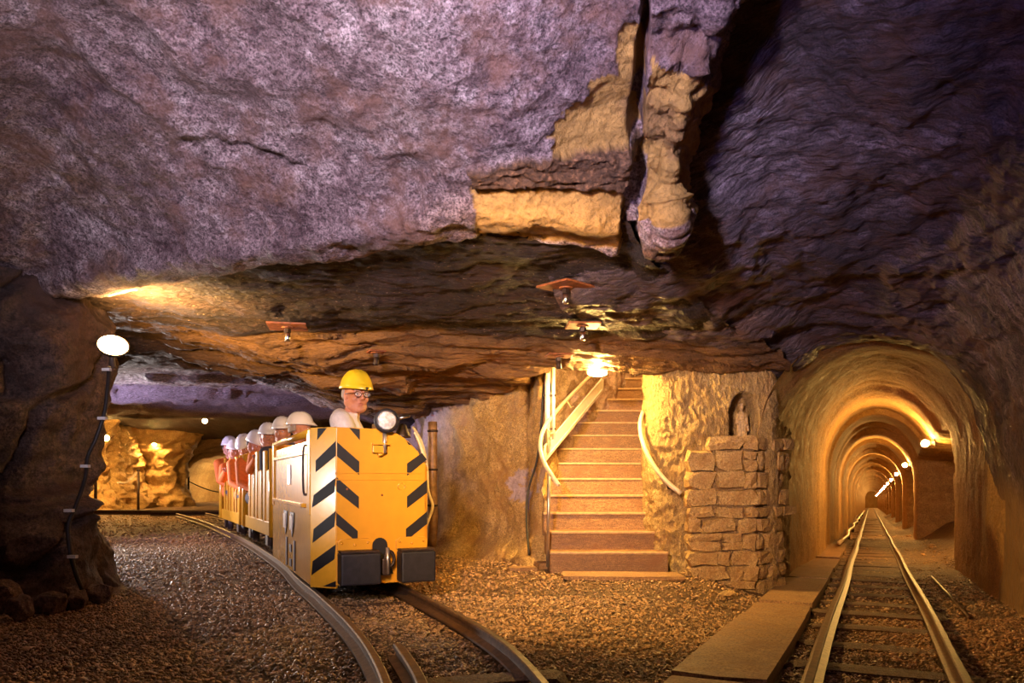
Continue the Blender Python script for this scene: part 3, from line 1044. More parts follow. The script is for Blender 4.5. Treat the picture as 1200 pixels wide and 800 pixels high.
for i in range(1, len(tc)):
    acc += np.linalg.norm(tc[i] - tc[i - 1])
    if acc > 0.62:
        acc = 0
        k += 1
        d = tc[i] - tc[i - 1]
        o = link('sleeper', rough_box(0.98, 0.17, 0.10, 0.05, 300 + k), M['sleeper'], trk)
        o.location = (tc[i][0], tc[i][1], float(floor_z(*tc[i])) - (0.052 if 2.9 < tc[i][1] < 3.5 else 0.066))
        o.rotation_euler = (0, 0, math.atan2(d[1], d[0]) - PI / 2)

trk2 = tag(empty('railway_track', (0, 0, 0)), 'straight narrow-gauge track running away into the long lamp-lit gallery', 'track')
sl = np.concatenate([np.linspace(2.5, 20, 60), np.linspace(21, 112, 50)])
for off in (-0.30, 0.30):
    wob = 0.006 * np.sin(sl * 1.1 + off * 3)
    P = P_ax(sl, off + wob, 0)
    P[:, 2] = 0.0 - FALL * P[:, 1]
    rail_mesh(list(P), 'rail', M['rail'], trk2)
for k in range(60):
    s = 2.75 + 0.66 * k
    me = rough_box(0.95, 0.18, 0.10, 0.06, 400 + k % 9)
    o = link('sleeper', me, M['sleeper'], trk2)
    p = P_ax(s, 0.02 * math.sin(k * 2.1), 0)
    o.location = (p[0], p[1], -FALL * p[1] - 0.054 + 0.006 * math.sin(k * 1.7))
    o.rotation_euler = (0, 0, math.atan2(AXD[1], AXD[0]) - PI / 2 + 0.02 * math.sin(k * 3.3))

# dark rail lying across the back chamber
bk = tag(empty('old_rail', (0, 0, 0)), 'dark old rail lying across the floor of the back chamber', 'rail')
rail_mesh([np.array([x, 17.6 + 0.12 * math.sin(x), 0.0]) for x in np.linspace(-10.6, -6.1, 14)], 'rail_bar', M['iron'], bk, 0.035, 0.11)
rail_mesh([np.array([x, 17.0 + 0.22 * (x + 8.0), 0.0]) for x in np.linspace(-8.0, -6.0, 8)], 'rail_bar', M['iron'], bk, 0.03, 0.10)

# ---- walkway slabs left of the right-hand track
wk = tag(empty('slab_walkway', (0, 0, 0)), 'walkway of flat brown slabs beside the right-hand track', 'walkway')
jy = [1.9, 2.75, 4.68, 5.26, 7.2, 8.45, 10.0, 11.4, 13.9]
for k in range(len(jy) - 1):
    s0, s1 = (jy[k] + 0.28) / 0.906, (jy[k + 1] + 0.28) / 0.906
    wl = 0.40 if k > 1 else 0.42
    me = rough_box(wl, s1 - s0 - 0.014, 0.07, 0.012, 500 + k, 0.03)
    o = link('slab', me, M['slab'], wk)
    p = P_ax((s0 + s1) / 2, -0.655 + 0.01 * math.sin(k * 5.0) + 0.02 * (k > 4), 0)
    o.location = (p[0], p[1], -FALL * p[1] + 0.004 + 0.006 * math.sin(k * 2.3))
    o.rotation_euler = (-math.atan(FALL), 0, math.atan2(AXD[1], AXD[0]) - PI / 2 + 0.008 * math.sin(k * 3.7))

# ================================================================== gravel
def stones_mesh(name, pts, sizes, seed):
    r = np.random.RandomState(seed)
    base = np.array([[1, 0, 0], [-1, 0, 0], [0, 1, 0], [0, -1, 0], [0, 0, 1], [0, 0, -1], [.6, .6, .5], [-.6, .6, .45], [-.6, -.6, .5], [.6, -.6, .4]], float)
    bm = bmesh.new()
    for b in base:
        bm.verts.new(b)
    bmesh.ops.convex_hull(bm, input=bm.verts)
    bmesh.ops.triangulate(bm, faces=bm.faces)
    bm.verts.index_update()
    bv = np.array([v.co[:] for v in bm.verts])
    bf = np.array([[v.index for v in f.verts] for f in bm.faces])
    bm.free()
    n = len(pts)
    ang = r.rand(n) * 2 * PI
    sc = sizes[:, None] * (0.6 + 0.8 * r.rand(n, 3)) * np.array([1, 1, 0.7])
    v = bv[None] * (1 + 0.45 * (r.rand(n, len(bv), 1) - 0.5)) * sc[:, None]
    c, s = np.cos(ang)[:, None], np.sin(ang)[:, None]
    tilt = (r.rand(n, 1) - 0.5) * 0.9
    z2 = v[..., 2] + v[..., 0] * tilt
    v = np.stack([v[..., 0] * c - v[..., 1] * s, v[..., 0] * s + v[..., 1] * c, z2], -1) + pts[:, None]
    f = (bf[None] + (np.arange(n) * len(bv))[:, None, None]).reshape(-1, 3)
    return raw_mesh(name, v.reshape(-1, 3), f, False)


def near_path(x, y, path, half):
    best = np.full(x.shape, 1e9)
    for p0, p1 in zip(path[:-1], path[1:]):
        d = p1 - p0
        t = np.clip(((x - p0[0]) * d[0] + (y - p0[1]) * d[1]) / (d @ d), 0, 1)
        best = np.minimum(best, np.hypot(x - p0[0] - t * d[0], y - p0[1] - t * d[1]))
    return best < half


def scatter(n, y0, y1, size, seed, power=1.0, ax=None):
    r = np.random.RandomState(seed)
    y = y0 + (y1 - y0) * r.rand(n) ** power
    u = -40 + 1280 * r.rand(n)
    x = (u - 600) / FPX * y
    k = np.ones(n, bool)
    for off in (-0.30, 0.30):
        k &= ~near_path(x, y, offset_path(tc, off), 0.045)
        k &= ~((np.abs(lat(x, y) - off) < 0.045) & (y > 0))
    a = lat(x, y)
    k &= ~((a > -0.88) & (a < -0.44) & (r.rand(n) < 0.985))
    k &= ~((a < -0.95) & (y > 6.8 + 0.0 * x) & (x > 0.2))
    k &= ~((a > 1.05) | ((a < -0.9) & (x > 2.0) & (y > 6.5)))
    k &= ~((np.hypot((x + 4.25) / 1.36, (y - 5.55) / 1.05) < 1))
    x, y = x[k], y[k]
    z = floor_z(x, y) + 0.012 * fbm(np.stack([x, y, 0 * x], -1), 0.8, 3, 0.5, 5) - 0.020
    s = size * (0.45 + 0.75 * r.rand(len(x)) ** 2.0)
    pick = r.rand(len(x)) < 0.012
    s = np.where(pick, s * 1.9, s)
    return np.stack([x, y, z], -1), s


pp, ss = scatter(56000, 2.3, 5.4, 0.0105, 21, 0.9)
p2, s2 = scatter(36000, 5.2, 10.5, 0.014, 22, 0.8)
p3, s3 = scatter(8000, 10.0, 19.0, 0.026, 23, 0.8)
gv = link('gravel', stones_mesh('gravel', np.concatenate([pp, p2, p3]), np.concatenate([ss, s2, s3]), 5), M['gravel'], FLOOR)
gv['kind'] = 'stuff'

# ---- loose rocks at the foot of the left pillar and by the stone pier
rocks = [((2, 0), 4.75, (0.26, 0.2, 0.22), 'boulder', 'rock at the very left of the row below the left pillar'),
         ((25, 0), 4.48, (0.15, 0.14, 0.16), 'boulder', 'pale squarish rock standing forward of the row below the left pillar'),
         ((56, 0), 4.72, (0.22, 0.18, 0.15), 'boulder', 'broad dark rock in the middle of the row below the left pillar'),
         ((88, 0), 4.85, (0.13, 0.13, 0.17), 'boulder', 'small upright reddish rock near the lower end of the pillar cable'),
         ((116, 0), 5.12, (0.20, 0.16, 0.15), 'boulder', 'rounded rock at the right end of the row below the left pillar'),
         ((852, 686), 6.1, (0.16, 0.10, 0.05), 'stone', 'small flat stone in the gravel before the masonry pier'),
         ]
for k, ((u, v), y, sz, mt, lab) in enumerate(rocks):
    me = rough_box(*sz, 0.26, 700 + k, 0.32)
    o = link('rock', me, M[mt])
    x = (u - 600) / FPX * y
    o.location = (x, y, float(floor_z(x, y)) + sz[2] * 0.36 - 0.01)
    o.rotation_euler = (0.1 * math.sin(k * 3), 0.12 * math.cos(k * 2), k * 1.3)
    m_ = o.modifiers.new('worn_edges', 'BEVEL')
    m_.width, m_.segments = 0.012, 2
    tag(o, lab, 'rock')
for k, ((u, v), y, sz, rz, lab) in enumerate([((612, 665), 6.95, (0.26, 0.16, 0.035), 0.1, 'thin flat plate lying before the plastered wall left of the stairs'),
                                              ((640, 661), 7.15, (0.20, 0.16, 0.06), 0.3, 'rough flat stone at the foot of the handrail post'),
                                              ((728, 677), 6.44, (1.02, 0.36, 0.035), 0.0, 'long flat threshold slab before the lowest stair')]):
    o = link('flat_slab', rough_box(*sz, 0.03, 730 + k, 0.05), M['slab'])
    x = (u - 600) / FPX * y
    o.location = (x, y, float(floor_z(x, y)) + sz[2] / 2 - 0.024)
    o.rotation_euler = (0, -math.atan((float(floor_z(x + sz[0] / 2, y)) - float(floor_z(x - sz[0] / 2, y))) / sz[0]), rz)
    tag(o, lab, 'slab')

# ================================================================== stairs
st = tag(empty('staircase', (0.8, 6.75, 0)), 'brown concrete staircase climbing steeply between the two plastered walls', 'stairs')
RISE, GO = 0.163, 0.268
for n in range(17):
    y = 6.75 + GO * n
    zt = RISE * (n + 1)
    sh = 0.18 * GO * n
    x0, x1 = (0.335, 1.375) if n == 0 else ((0.31, 1.32) if n == 1 else (0.20 + sh, 1.36 + sh))
    dep = GO + 0.10
    b = MB().box(((x0 + x1) / 2 - 0.8, y + dep / 2 - 6.75, zt - (RISE + 0.06) / 2), (x1 - x0, dep, RISE + 0.06))
    sb = b.build('step', M['step'], st, bevel=0.014)
    MB().box(((x0 + x1) / 2 - 0.8, y + 0.012 - 6.75, zt - 0.008), (x1 - x0 + 0.002, 0.055, 0.022)).build('nosing', M['nosing'], sb, bevel=0.006)

# left handrail: tube, post, inclined channel, two conduits
hr = tag(empty('handrail', (0.33, 6.9, 0)), 'cream curved handrail on a steel post left of the stairs', 'handrail')
O = np.array([0.33, 6.9, 0])


def rel(p, o):
    return tuple(np.array(p) - o)


pts = [V(655, 569, 6.72), V(646, 556, 6.75), V(637, 540, 6.82), V(633, 522, 6.92), V(637, 503, 7.1), V(650, 484, 7.5), V(668, 464, 8.1), V(694, 438, 8.9), V(715, 418, 9.4)]
MB().tube([rel(p, O) for p in curve_pts(pts, 6)], 0.020, 10).build('rail_tube', M['cream_rail'], hr, True)
MB().tube([rel(V(642, 664, 6.95), O), rel(V(643.5, 552, 6.83), O)], 0.016, 10).build('post', M['steel'], hr, True)
for (u, v, y) in ((640, 499, 7.18), (664, 468, 8.0)):
    MB().tube([rel(V(u, v + 1, y), O), rel(V(u + 5, v + 9, y + 0.05), O), rel(V(u + 8, v + 8, y + 0.12), O)], 0.008, 6).build('bracket', M['cream_rail'], hr, True)
ch = tag(empty('cable_channel', (0.33, 7.3, 1.2)), 'wide white inclined channel under the left handrail of the stairs', 'channel')
O2 = np.array([0.33, 7.3, 1.2])
m = MB()
A0, A1 = V(637, 524, 7.28), V(705, 444, 8.75)
W = np.array([0.0, 0.0, -0.125])
for (f0, f1, dz0, dz1, th) in ((0, 1, 0, 1, 0.02),):
    vs = [rel(A0, O2), rel(A1, O2), rel(A1 + W, O2), rel(A0 + W, O2)]
    off = Vector((0.03, 0.05, 0))
    m.add(list(vs) + [tuple(Vector(p) + off) for p in vs], [(0, 1, 2, 3), (7, 6, 5, 4), (0, 4, 5, 1), (1, 5, 6, 2), (2, 6, 7, 3), (3, 7, 4, 0)])
m.build('channel_board', M['white_pipe'], ch)
for dz in (0.0, -0.125):
    MB().tube([Vector(rel(A0 + np.array([0, -0.01, dz]), O2)), Vector(rel(A1 + np.array([0, -0.01, dz]), O2))], 0.010, 6).build('flange', M['white_pipe'], ch, True)
for k, (u, wd, lab) in enumerate(((641.5, 0.026, 'left one of the two white conduits rising beside the stair handrail'), (648.5, 0.018, 'thinner right one of the two white conduits rising beside the stair handrail'))):
    cb = tag(empty('conduit', V(u, 500, 7.35)), lab, 'conduit', 'white conduits beside the stairs')
    MB().tube([(0, 0, -0.25 if k == 0 else -0.12), (0, 0, 0.62)], wd, 10).build('pipe', M['white_pipe'], cb, True)
    for z in (-0.02, 0.3):
        MB().box((0, 0.01, z), (wd * 2.6, 0.05, 0.022)).build('clamp', M['iron'], cb)
lc = MB().tube(curve_pts([V(637, 450, 7.38), V(634, 500, 7.40), V(629, 540, 7.46), V(619, 575, 7.5), V(617, 610, 7.46), V(620, 650, 7.3)], 6), 0.011, 6).build('wall_cable', M['cable'], None, True)
tag(lc, 'black cable hanging down the plastered wall left of the handrail post', 'cable')
# right handrail
h2 = tag(empty('handrail', (1.2, 7.0, 0.9)), 'cream handrail curving round the wall corner right of the stairs', 'handrail')
O3 = np.array([1.2, 7.0, 0.9])
pts = [V(798, 578, 6.62), V(782, 565, 6.66), V(768, 548, 6.72), V(757, 528, 6.82), V(751, 508, 6.98), V(751, 492, 7.2), V(755, 480, 7.5), V(759.5, 473, 7.85)]
MB().tube([rel(p, O3) for p in curve_pts(pts, 6)], 0.021, 10).build('rail_tube', M['cream_rail'], h2, True)
for (u, v, y) in ((781, 564, 6.66), (757, 528, 6.82)):
    MB().tube([rel(V(u, v, y), O3), rel(V(u + 2, v + 8, y + 0.03), O3), rel(V(u + 8, v + 8, y + 0.26), O3)], 0.008, 6).build('bracket', M['iron'], h2, True)

# ================================================================== masonry pier
pr = tag(empty('wall_masonry', (0, 0, 0)), 'rough stone masonry pier below the niche at the corner of the gallery', kind='structure')
ZB = -0.22
core = MB()
FX0, FX1, FY = 1.555, 2.13, 6.70
core.prism([(FX0 + 0.03, ZB), (FX1 - 0.01, ZB), (FX1 - 0.01, 1.165), (FX0 + 0.24, 1.165), (FX0 + 0.03, 0.90)], (0, 6.735, 0), (1, 0, 0), (0, 0, 1), (0, 1, 0), 0.45)
core.prism([(FX1 - 0.03, 6.74), (2.42, 7.12), (2.5, 7.3), (FX1 - 0.1, 7.3)], (0, 0, ZB), (1, 0, 0), (0, 1, 0), (0, 0, 1), 1.165 - ZB)
core.build('mortar_core', M['mortar'], pr)
rr = random.Random(5)
z = ZB
row = 0
nst = 0
while z < 1.13:
    hh = rr.choice([0.10, 0.13, 0.155, 0.18, 0.14])
    if z + hh > 1.17:
        hh = 1.185 - z
    x = FX0 - 0.02
    while x < FX1 - 0.03:
        wd = rr.choice([0.11, 0.16, 0.21, 0.26, 0.30]) * (1.15 if hh > 0.1 else 0.9)
        if x + wd > FX1 - 0.06:
            wd = FX1 - x + 0.01
        topz = z + hh
        lim = 0.84 + 0.36 * min(1, max(0, (x + wd / 2 - FX0) / 0.26))      # the left shoulder slopes down
        if z + hh * 0.5 < lim:
            parts = [(z, hh)]
            if hh > 0.13 and rr.random() < 0.35:
                k = 0.45 + 0.15 * rr.random()
                parts = [(z, hh * k), (z + hh * k, hh * (1 - k))]
            for (za, ha) in parts:
                nst += 1
                me = rough_box(wd - 0.004, 0.17, ha - 0.004, 0.20, 800 + nst, 0.08)
                o = link('stone', me, M['stone'], pr)
                o.location = (x + wd / 2, FY + 0.075 + rr.uniform(-0.03, 0.012), za + ha / 2)
                o.rotation_euler = (0, rr.uniform(-0.09, 0.09), rr.uniform(-0.06, 0.06))
        x += wd
    # return face along the gallery
    t = 0.03
    while t < 0.44:
        wd = rr.choice([0.12, 0.16, 0.2, 0.24])
        nst += 1
        me = rough_box(0.15, wd - 0.012, hh - 0.012, 0.14, 800 + nst, 0.12)
        o = link('stone', me, M['stone'], pr)
        d = np.array([0.74, 0.673])
        c = np.array([FX1 + 0.0, FY + 0.045]) + d * (t + wd / 2)
        o.location = (c[0] - 0.035 + rr.uniform(-0.02, 0.02), c[1], z + hh / 2)
        o.rotation_euler = (0, 0, -0.832 + rr.uniform(-0.05, 0.05))
        t += wd
    z += hh
    row += 1

# statue in the niche
stt = tag(empty('statuette', (2.09, 7.0, 1.19)), 'small robed wooden statuette standing in the pointed wall niche', 'statue')


def remesh(mb, voxel, name, mat, parent=None, smooth_it=2):
    me = mb.mesh('tmp_shape')
    o = bpy.data.objects.new('tmp_shape', me)
    COL.objects.link(o)
    md = o.modifiers.new('r', 'REMESH')
    md.mode = 'VOXEL'
    md.voxel_size = voxel
    sm = o.modifiers.new('s', 'SMOOTH')
    sm.iterations = smooth_it
    sm.factor = 0.5
    dg = bpy.context.evaluated_depsgraph_get()
    nm = bpy.data.meshes.new_from_object(o.evaluated_get(dg))
    bpy.data.objects.remove(o)
    nm.polygons.foreach_set('use_smooth', np.ones(len(nm.polygons), bool))
    nm.materials.clear()
    return link(name, nm, mat, parent)


b = MB()
b.lathe([(0.040, 0), (0.043, 0.02), (0.036, 0.09), (0.030, 0.16), (0.034, 0.20), (0.024, 0.225), (0.012, 0.235)], n=14)
b.cap((-0.034, 0, 0.205), 0.014, (-0.044, -0.010, 0.13), 0.012).cap((-0.044, -0.01, 0.13), 0.011, (-0.012, -0.036, 0.14), 0.009)
b.cap((0.034, 0, 0.205), 0.014, (0.046, -0.008, 0.12), 0.013).cap((0.046, -0.008, 0.12), 0.012, (0.03, -0.04, 0.10), 0.009)
for k in range(7):
    a = -PI / 2 + (k - 3) * 0.42
    b.cap((0.036 * math.cos(a), 0.036 * math.sin(a), 0.15), 0.005, (0.045 * math.cos(a), 0.045 * math.sin(a), 0.005), 0.007)
b.cap((0.046, 0.0, 0.2), 0.010, (0.062, 0.0, 0.06), 0.012)
b.cap((0.0, 0, 0.22), 0.012, (0, 0, 0.24), 0.011)
remesh(b, 0.0035, 'robed_body', M['statue'], stt)
b = MB().ball((0, -0.002, 0.268), (0.020, 0.023, 0.027)).cap((0, -0.022, 0.268), 0.004, (0, -0.026, 0.262), 0.004)
remesh(b, 0.0025, 'statue_head', M['statue'], stt)
MB().lathe([(0.021, 0), (0.026, 0.010), (0.024, 0.022), (0.012, 0.032), (0.002, 0.034)], (0, 0.002, 0.275), n=12).build('statue_veil', M['statue'], stt, True)
MB().lathe([(0.048, 0), (0.050, 0.010), (0.046, 0.016)], (0, 0, -0.006), n=14).build('plinth', M['statue'], stt)

# ================================================================== lamps
fl = tag(empty('floodlight', V(132, 405, 5.25)), 'glowing oval floodlight clamped to the dark left pillar', 'lamp')
fl.scale = (1, 1, 0.72)
ax = Vector((0.55, -0.72, 0.12)).normalized()
MB().lathe([(0.06, -0.10), (0.085, -0.07), (0.10, 0.0), (0.108, 0.012), (0.096, 0.014)], (0, 0, 0), ax, 20).build('housing', M['lamp_house'], fl, True)
MB().lathe([(0.095, 0.016), (0.085, 0.035), (0.05, 0.052), (0.005, 0.058)], (0, 0, 0), ax, 20).build('glass', M['flood'], fl, True)
MB().tube(curve_pts([(-0.02, 0.05, -0.03), (-0.03, 0.05, -0.12), (-0.035, 0.07, -0.2)], 4), 0.022, 8).build('bracket_arm', M['lamp_house'], fl, True)
lp = V(132, 405, 5.25)
spot('floodlight_beam', tuple(lp + np.array([0.11, -0.04, 0.09])), tuple(lp + np.array([0.55, 0.6, 0.8])), 330, (1.0, 0.56, 0.17), 150, 0.8, 0.08)

cbl = tag(empty('lamp_cable', V(128, 430, 5.1)), 'black cable with white clips running down the left pillar from the floodlight', 'cable')
OC = V(128, 430, 5.1)
cp = [V(128, 430, 5.02), V(126, 455, 4.95), V(122, 485, 4.9), V(112, 515, 4.86), V(103, 535, 4.82), V(100, 560, 4.76), V(90, 590, 4.66), V(80, 615, 4.6), V(82, 645, 4.56), V(88, 670, 4.58), V(96, 690, 4.62)]
MB().tube([rel(p, OC) for p in curve_pts(cp, 6)], 0.013, 8).build('cable_run', M['cable'], cbl, True)
for (u, v, y) in ((125, 433, 5.0), (120, 490, 4.88), (100, 546, 4.78), (81, 598, 4.62), (85, 652, 4.54)):
    MB().box(rel(V(u, v, y - 0.012), OC), (0.05, 0.03, 0.018)).build('clip', M['clip'], cbl)
# strap round the pillar
def bulb_lamp(loc, r, mat, label, wall_dir, group=None, energy=None, flip=1):
    t_ = tag(empty('bulb_lamp', loc), label, 'lamp', group)
    MB().ball((0, 0, 0), r, 14, 10).build('bulb', M[mat], t_, True)
    d = Vector(wall_dir).normalized()
    MB().lathe([(r * 0.55, 0), (r * 0.7, 0.02), (r * 0.75, 0.07), (r * 1.1, 0.075), (r * 1.1, 0.095)], tuple(d * r * 0.85), d, 12).build('socket', M['lamp_house'], t_, True)
    return t_


bulb_lamp(V(124, 513, 19.3), 0.075, 'bulb', 'bare bright bulb just right of the left pillar, before orange-lit rock', (-0.6, 0.7, 0.25))
bulb_lamp(V(181, 519, 23.2), 0.065, 'bulb', 'smaller bare bulb on the rock brow between the two arches at the back', (-0.3, 0.8, 0.3))
bulb_lamp(V(240, 493, 16.6), 0.05, 'bulb', 'small bulb high under the back roof, left of the passengers', (0, 0.2, 1))
ls = tag(empty('stair_lamp', V(700, 437, 6.84)), 'bright oval lamp under the roof edge at the foot of the stairs', 'lamp')
MB().ball((0, 0, 0.0), (0.085, 0.05, 0.03), 16, 10).build('glass', M['stair_glow'], ls, True)
MB().box((0, 0.02, 0.035), (0.19, 0.10, 0.03)).build('lamp_base', M['lamp_house'], ls, bevel=0.008)
nth = ['nearest', 'second', 'third', 'fourth', 'fifth', 'sixth', 'seventh', 'eighth', 'ninth', 'tenth', 'eleventh', 'twelfth', 'thirteenth', 'fourteenth', 'fifteenth', 'sixteenth', 'seventeenth']
for k in range(17):
    y = 11.25 + 6.2 * k + (0.4 if k == 1 else 0)
    s = (y + 0.66 * 0.4229) / 0.9062
    p = P_ax(s, 0.66, 0.8 - FALL * y + 0.86)
    bulb_lamp(tuple(p), 0.05, 'bulb_small', f'bare bulb on the right wall of the long gallery, {nth[k]} from its mouth', (0.9, -0.42, 0.1), 'bulbs along the gallery')

# ================================================================== roof bolts
bolts = [(337, 354, 5.75, 0.28, 0.2, 'square rusty roof plate above the train, with one bolt'), (663, 327, 4.95, 0.27, 0.75, 'diamond-set rusty roof plate nearest the ochre spall'),
         (683, 380, 5.72, 0.24, 0.05, 'rusty roof plate set straight, behind the diamond-set one'), (655, 424, 6.35, 0.20, 0.15, 'dark small roof plate on the brown ledge above the stair lamp'),
         (441, 417, 6.3, 0.14, 0.4, 'small dark roof bolt plate above the driver')]
for k, (u, v, y, sz, rz, lab) in enumerate(bolts):
    x = (u - 600) / FPX * y
    zr = float(roof_z(np.array(x), np.array(y)))
    o = tag(empty('roof_bolt', (x, y, zr - 0.035), rz), lab, 'bolt', 'roof bolts')
    MB().box((0, 0, 0), (sz, sz, 0.014)).build('plate', M['rust'], o, bevel=0.003)
    MB().lathe([(0.045, 0.0), (0.045, -0.008)], (0, 0, -0.007), n=14).build('washer', M['rust'], o)
    MB().lathe([(0.026, -0.012), (0.026, -0.04)], (0, 0, -0.006), n=6).build('nut', M['iron'], o)
    MB().lathe([(0.021, -0.03), (0.021, -0.10), (0.016, -0.105)], (0, 0, -0.006), n=12).build('bolt_shank', M['chrome'] if k < 3 else M['iron'], o, True)

# ================================================================== rope barriers at the back
def post(loc, h, label):
    o = tag(empty('barrier_post', loc), label, 'post', 'barrier posts at the back')
    MB().tube([(0, 0, -0.03), (0, 0, h)], 0.035, 8).build('pole', M['iron'], o, True)
    MB().ball((0, 0, h), (0.045, 0.045, 0.035), 10, 6).build('finial', M['iron'], o, True)
    return o


def ground_at(u, v):
    y = CAM_Z * FPX / (v - HOR)
    return np.array([(u - 600) / FPX * y, y, 0.0])


post(tuple(ground_at(162, 592) * np.array([0.86, 0.86, 0])), 1.05, 'dark barrier post standing free between the two lit rock pillars')
post(tuple(ground_at(112, 600) * np.array([0.95, 0.95, 0])), 1.25, 'dark barrier post beside the left rock stump')
post((-10.95, 26.0, 0), 0.9, 'thin dark barrier post at the left of the far cross-cut')
g0 = V(138, 565, 20.2)
g1 = V(160, 553, 20.6)
chn = tag(empty('barrier_chain', tuple(g0)), 'chain sagging from the free-standing barrier post to the lit rock', 'chain')
for k in range(12):
    f = (k + 0.5) / 12
    p = g0 * (1 - f) + g1 * f
    p[2] -= 0.12 * math.sin(PI * f)
    MB().tube([Vector(rel(p, g0)) + Vector((0.032 * math.cos(q), 0, 0.018 * math.sin(q))) for q in np.linspace(0, 2 * PI, 11)], 0.008, 5, False).build('chain_link', M['steel'], chn, True)
r0, r1 = np.array([-10.95, 26.0, 0.75]), np.array([-8.5, 26.0, 0.8])
rp = MB().tube([tuple(r0 * (1 - f) + r1 * f - np.array([0, 0, 0.4 * math.sin(PI * f)])) for f in np.linspace(0, 1, 16)], 0.02, 6).build('barrier_rope', M['cable'], None, True)
tag(rp, 'dark rope hung across the far cross-cut before the pale end wall', 'rope')

# rod lying right of the straight track, pipe along the gallery's left wall
p0, p1 = ground_at(1092, 690), ground_at(1136, 742)
for (ua, va), (ub, vb), nm, lab in (((1092, 676), (1136, 724), 'steel_rod', 'thin steel rod lying on the gravel right of the straight track'),):
    def gnd(u, v):
        y = CAM_Z * FPX / (v - HOR - 26)
        return np.array([(u - 600) / FPX * y, y, -FALL * y + 0.006])
    rd = MB().tube([tuple(gnd(ua, va)), tuple(gnd(ub, vb))], 0.013, 8).build(nm, M['rail'], None, True)
    tag(rd, lab, 'rod')
pl = [tuple(P_ax(s, -0.52 - 0.03 * math.sin(s), -FALL * s * 0.906 + 0.10)) for s in np.linspace(14.2, 70, 40)]
pp_ = tag(empty('wall_pipe', pl[0]), 'pale pipe running low along the left wall of the long gallery', 'pipe')
MB().tube([rel(p, np.array(pl[0])) for p in pl], 0.035, 8).build('pipe_run', M['cream_rail'], pp_, True)
for k in range(1, 9):
    q = np.array(pl[k * 3]) - np.array(pl[0])
    MB().box((q[0], q[1], q[2] - 0.07), (0.05, 0.06, 0.12)).build('pipe_support', M['iron'], pp_)

# ================================================================== locomotive
LA = math.radians(23.5)
LO = np.array([-0.92, 5.03, 0.0])
loco = tag(empty('mine_locomotive', tuple(LO), LA), 'yellow mine locomotive with black chevrons, headlamp and two black buffers', 'locomotive')
FP = [(-0.23, 0.12), (0.38, 0.12), (0.38, 0.885), (0.352, 0.935), (0.313, 0.992), (0.265, 1.042), (0.216, 1.082), (0.165, 1.110), (0.118, 1.125), (0.02, 1.135), (-0.23, 1.14)]
MB().prism(FP, (0, 0, 0), (1, 0, 0), (0, 0, 1), (0, 1, 0), 0.022).build('front_plate', M['yellow'], loco, bevel=0.004)
CD = Vector((-0.14, 0.14, 0)).normalized()
CL = 0.14 * math.sqrt(2)
MB().prism([(0, 0.10), (CL, 0.10), (CL, 1.14), (0, 1.14)], (-0.231, 0.001, 0), CD, (0, 0, 1), (0.7071, 0.7071, 0), 0.02).build('corner_plate', M['yellow_side'], loco, bevel=0.003)
# the left flank: base plate with a raised front bay, a framed panel and ledge
LEN = 2.30
m = MB().box((-0.362, 0.14 + (LEN - 0.14) / 2, 0.36), (0.016, LEN - 0.14, 0.50))
m.build('side_plate', M['yellow_side'], loco, bevel=0.003)
m = MB().box((-0.352, 0.14 + (LEN - 0.14) / 2, 0.83), (0.014, LEN - 0.14, 0.46))
m.build('side_panel', M['yellow_side'], loco)
MB().box((-0.365, 0.20, 0.85), (0.024, 0.12, 0.56)).build('side_post', M['yellow_side'], loco, bevel=0.004)
MB().box((-0.365, LEN - 0.06, 0.84), (0.024, 0.12, 0.54)).build('side_post', M['yellow_side'], loco, bevel=0.004)
MB().box((-0.370, 1.28, 0.625), (0.045, 1.75, 0.028)).build('side_ledge', M['yellow_side'], loco, bevel=0.004)
MB().box((-0.364, 1.22, 0.985), (0.022, 1.92, 0.03)).build('side_rib', M['yellow_side'], loco, bevel=0.004)
MB().tube([(-0.355, 0.22, 1.115), (-0.355, LEN - 0.03, 1.115)], 0.026, 10).build('top_rail', M['yellow_side'], loco, True)
m = MB()
m.tube(curve_pts([(-0.372, 0.275, 0.70), (-0.395, 0.275, 0.73), (-0.395, 0.275, 1.00), (-0.372, 0.275, 1.03)], 5), 0.008, 8)
m.build('grab_handle', M['iron'], loco, True)
for k, y in enumerate((0.98, 1.36)):
    sh = [(-0.10, 0.555), (0.10, 0.555), (0.085, 0.46), (0.0, 0.37), (-0.085, 0.46)]
    pv = MB().prism(sh, (-0.372, y, 0), (0, 1, 0), (0, 0, 1), (-1, 0, 0), 0.006).build('vent', M['iron'], loco)
    for q in (-0.045, 0.0, 0.045):
        MB().box((-0.382, y + q, 0.475 + 0.01 * (q == 0)), (0.010, 0.022, 0.11)).build('vent_louvre', M['steel'], pv)
for y in (0.86, 1.30):
    MB().box((-0.373, y, 0.24), (0.012, 0.06, 0.22)).build('step_slot', M['iron'], loco)
for z in (0.28, 0.17):
    MB().box((-0.373, 1.08, z), (0.010, 0.10, 0.055)).build('step_slot', M['iron'], loco)
MB().box((-0.364, 1.22, 0.84), (0.014, 0.13, 0.15)).build('maker_plate', M['steel'], loco)
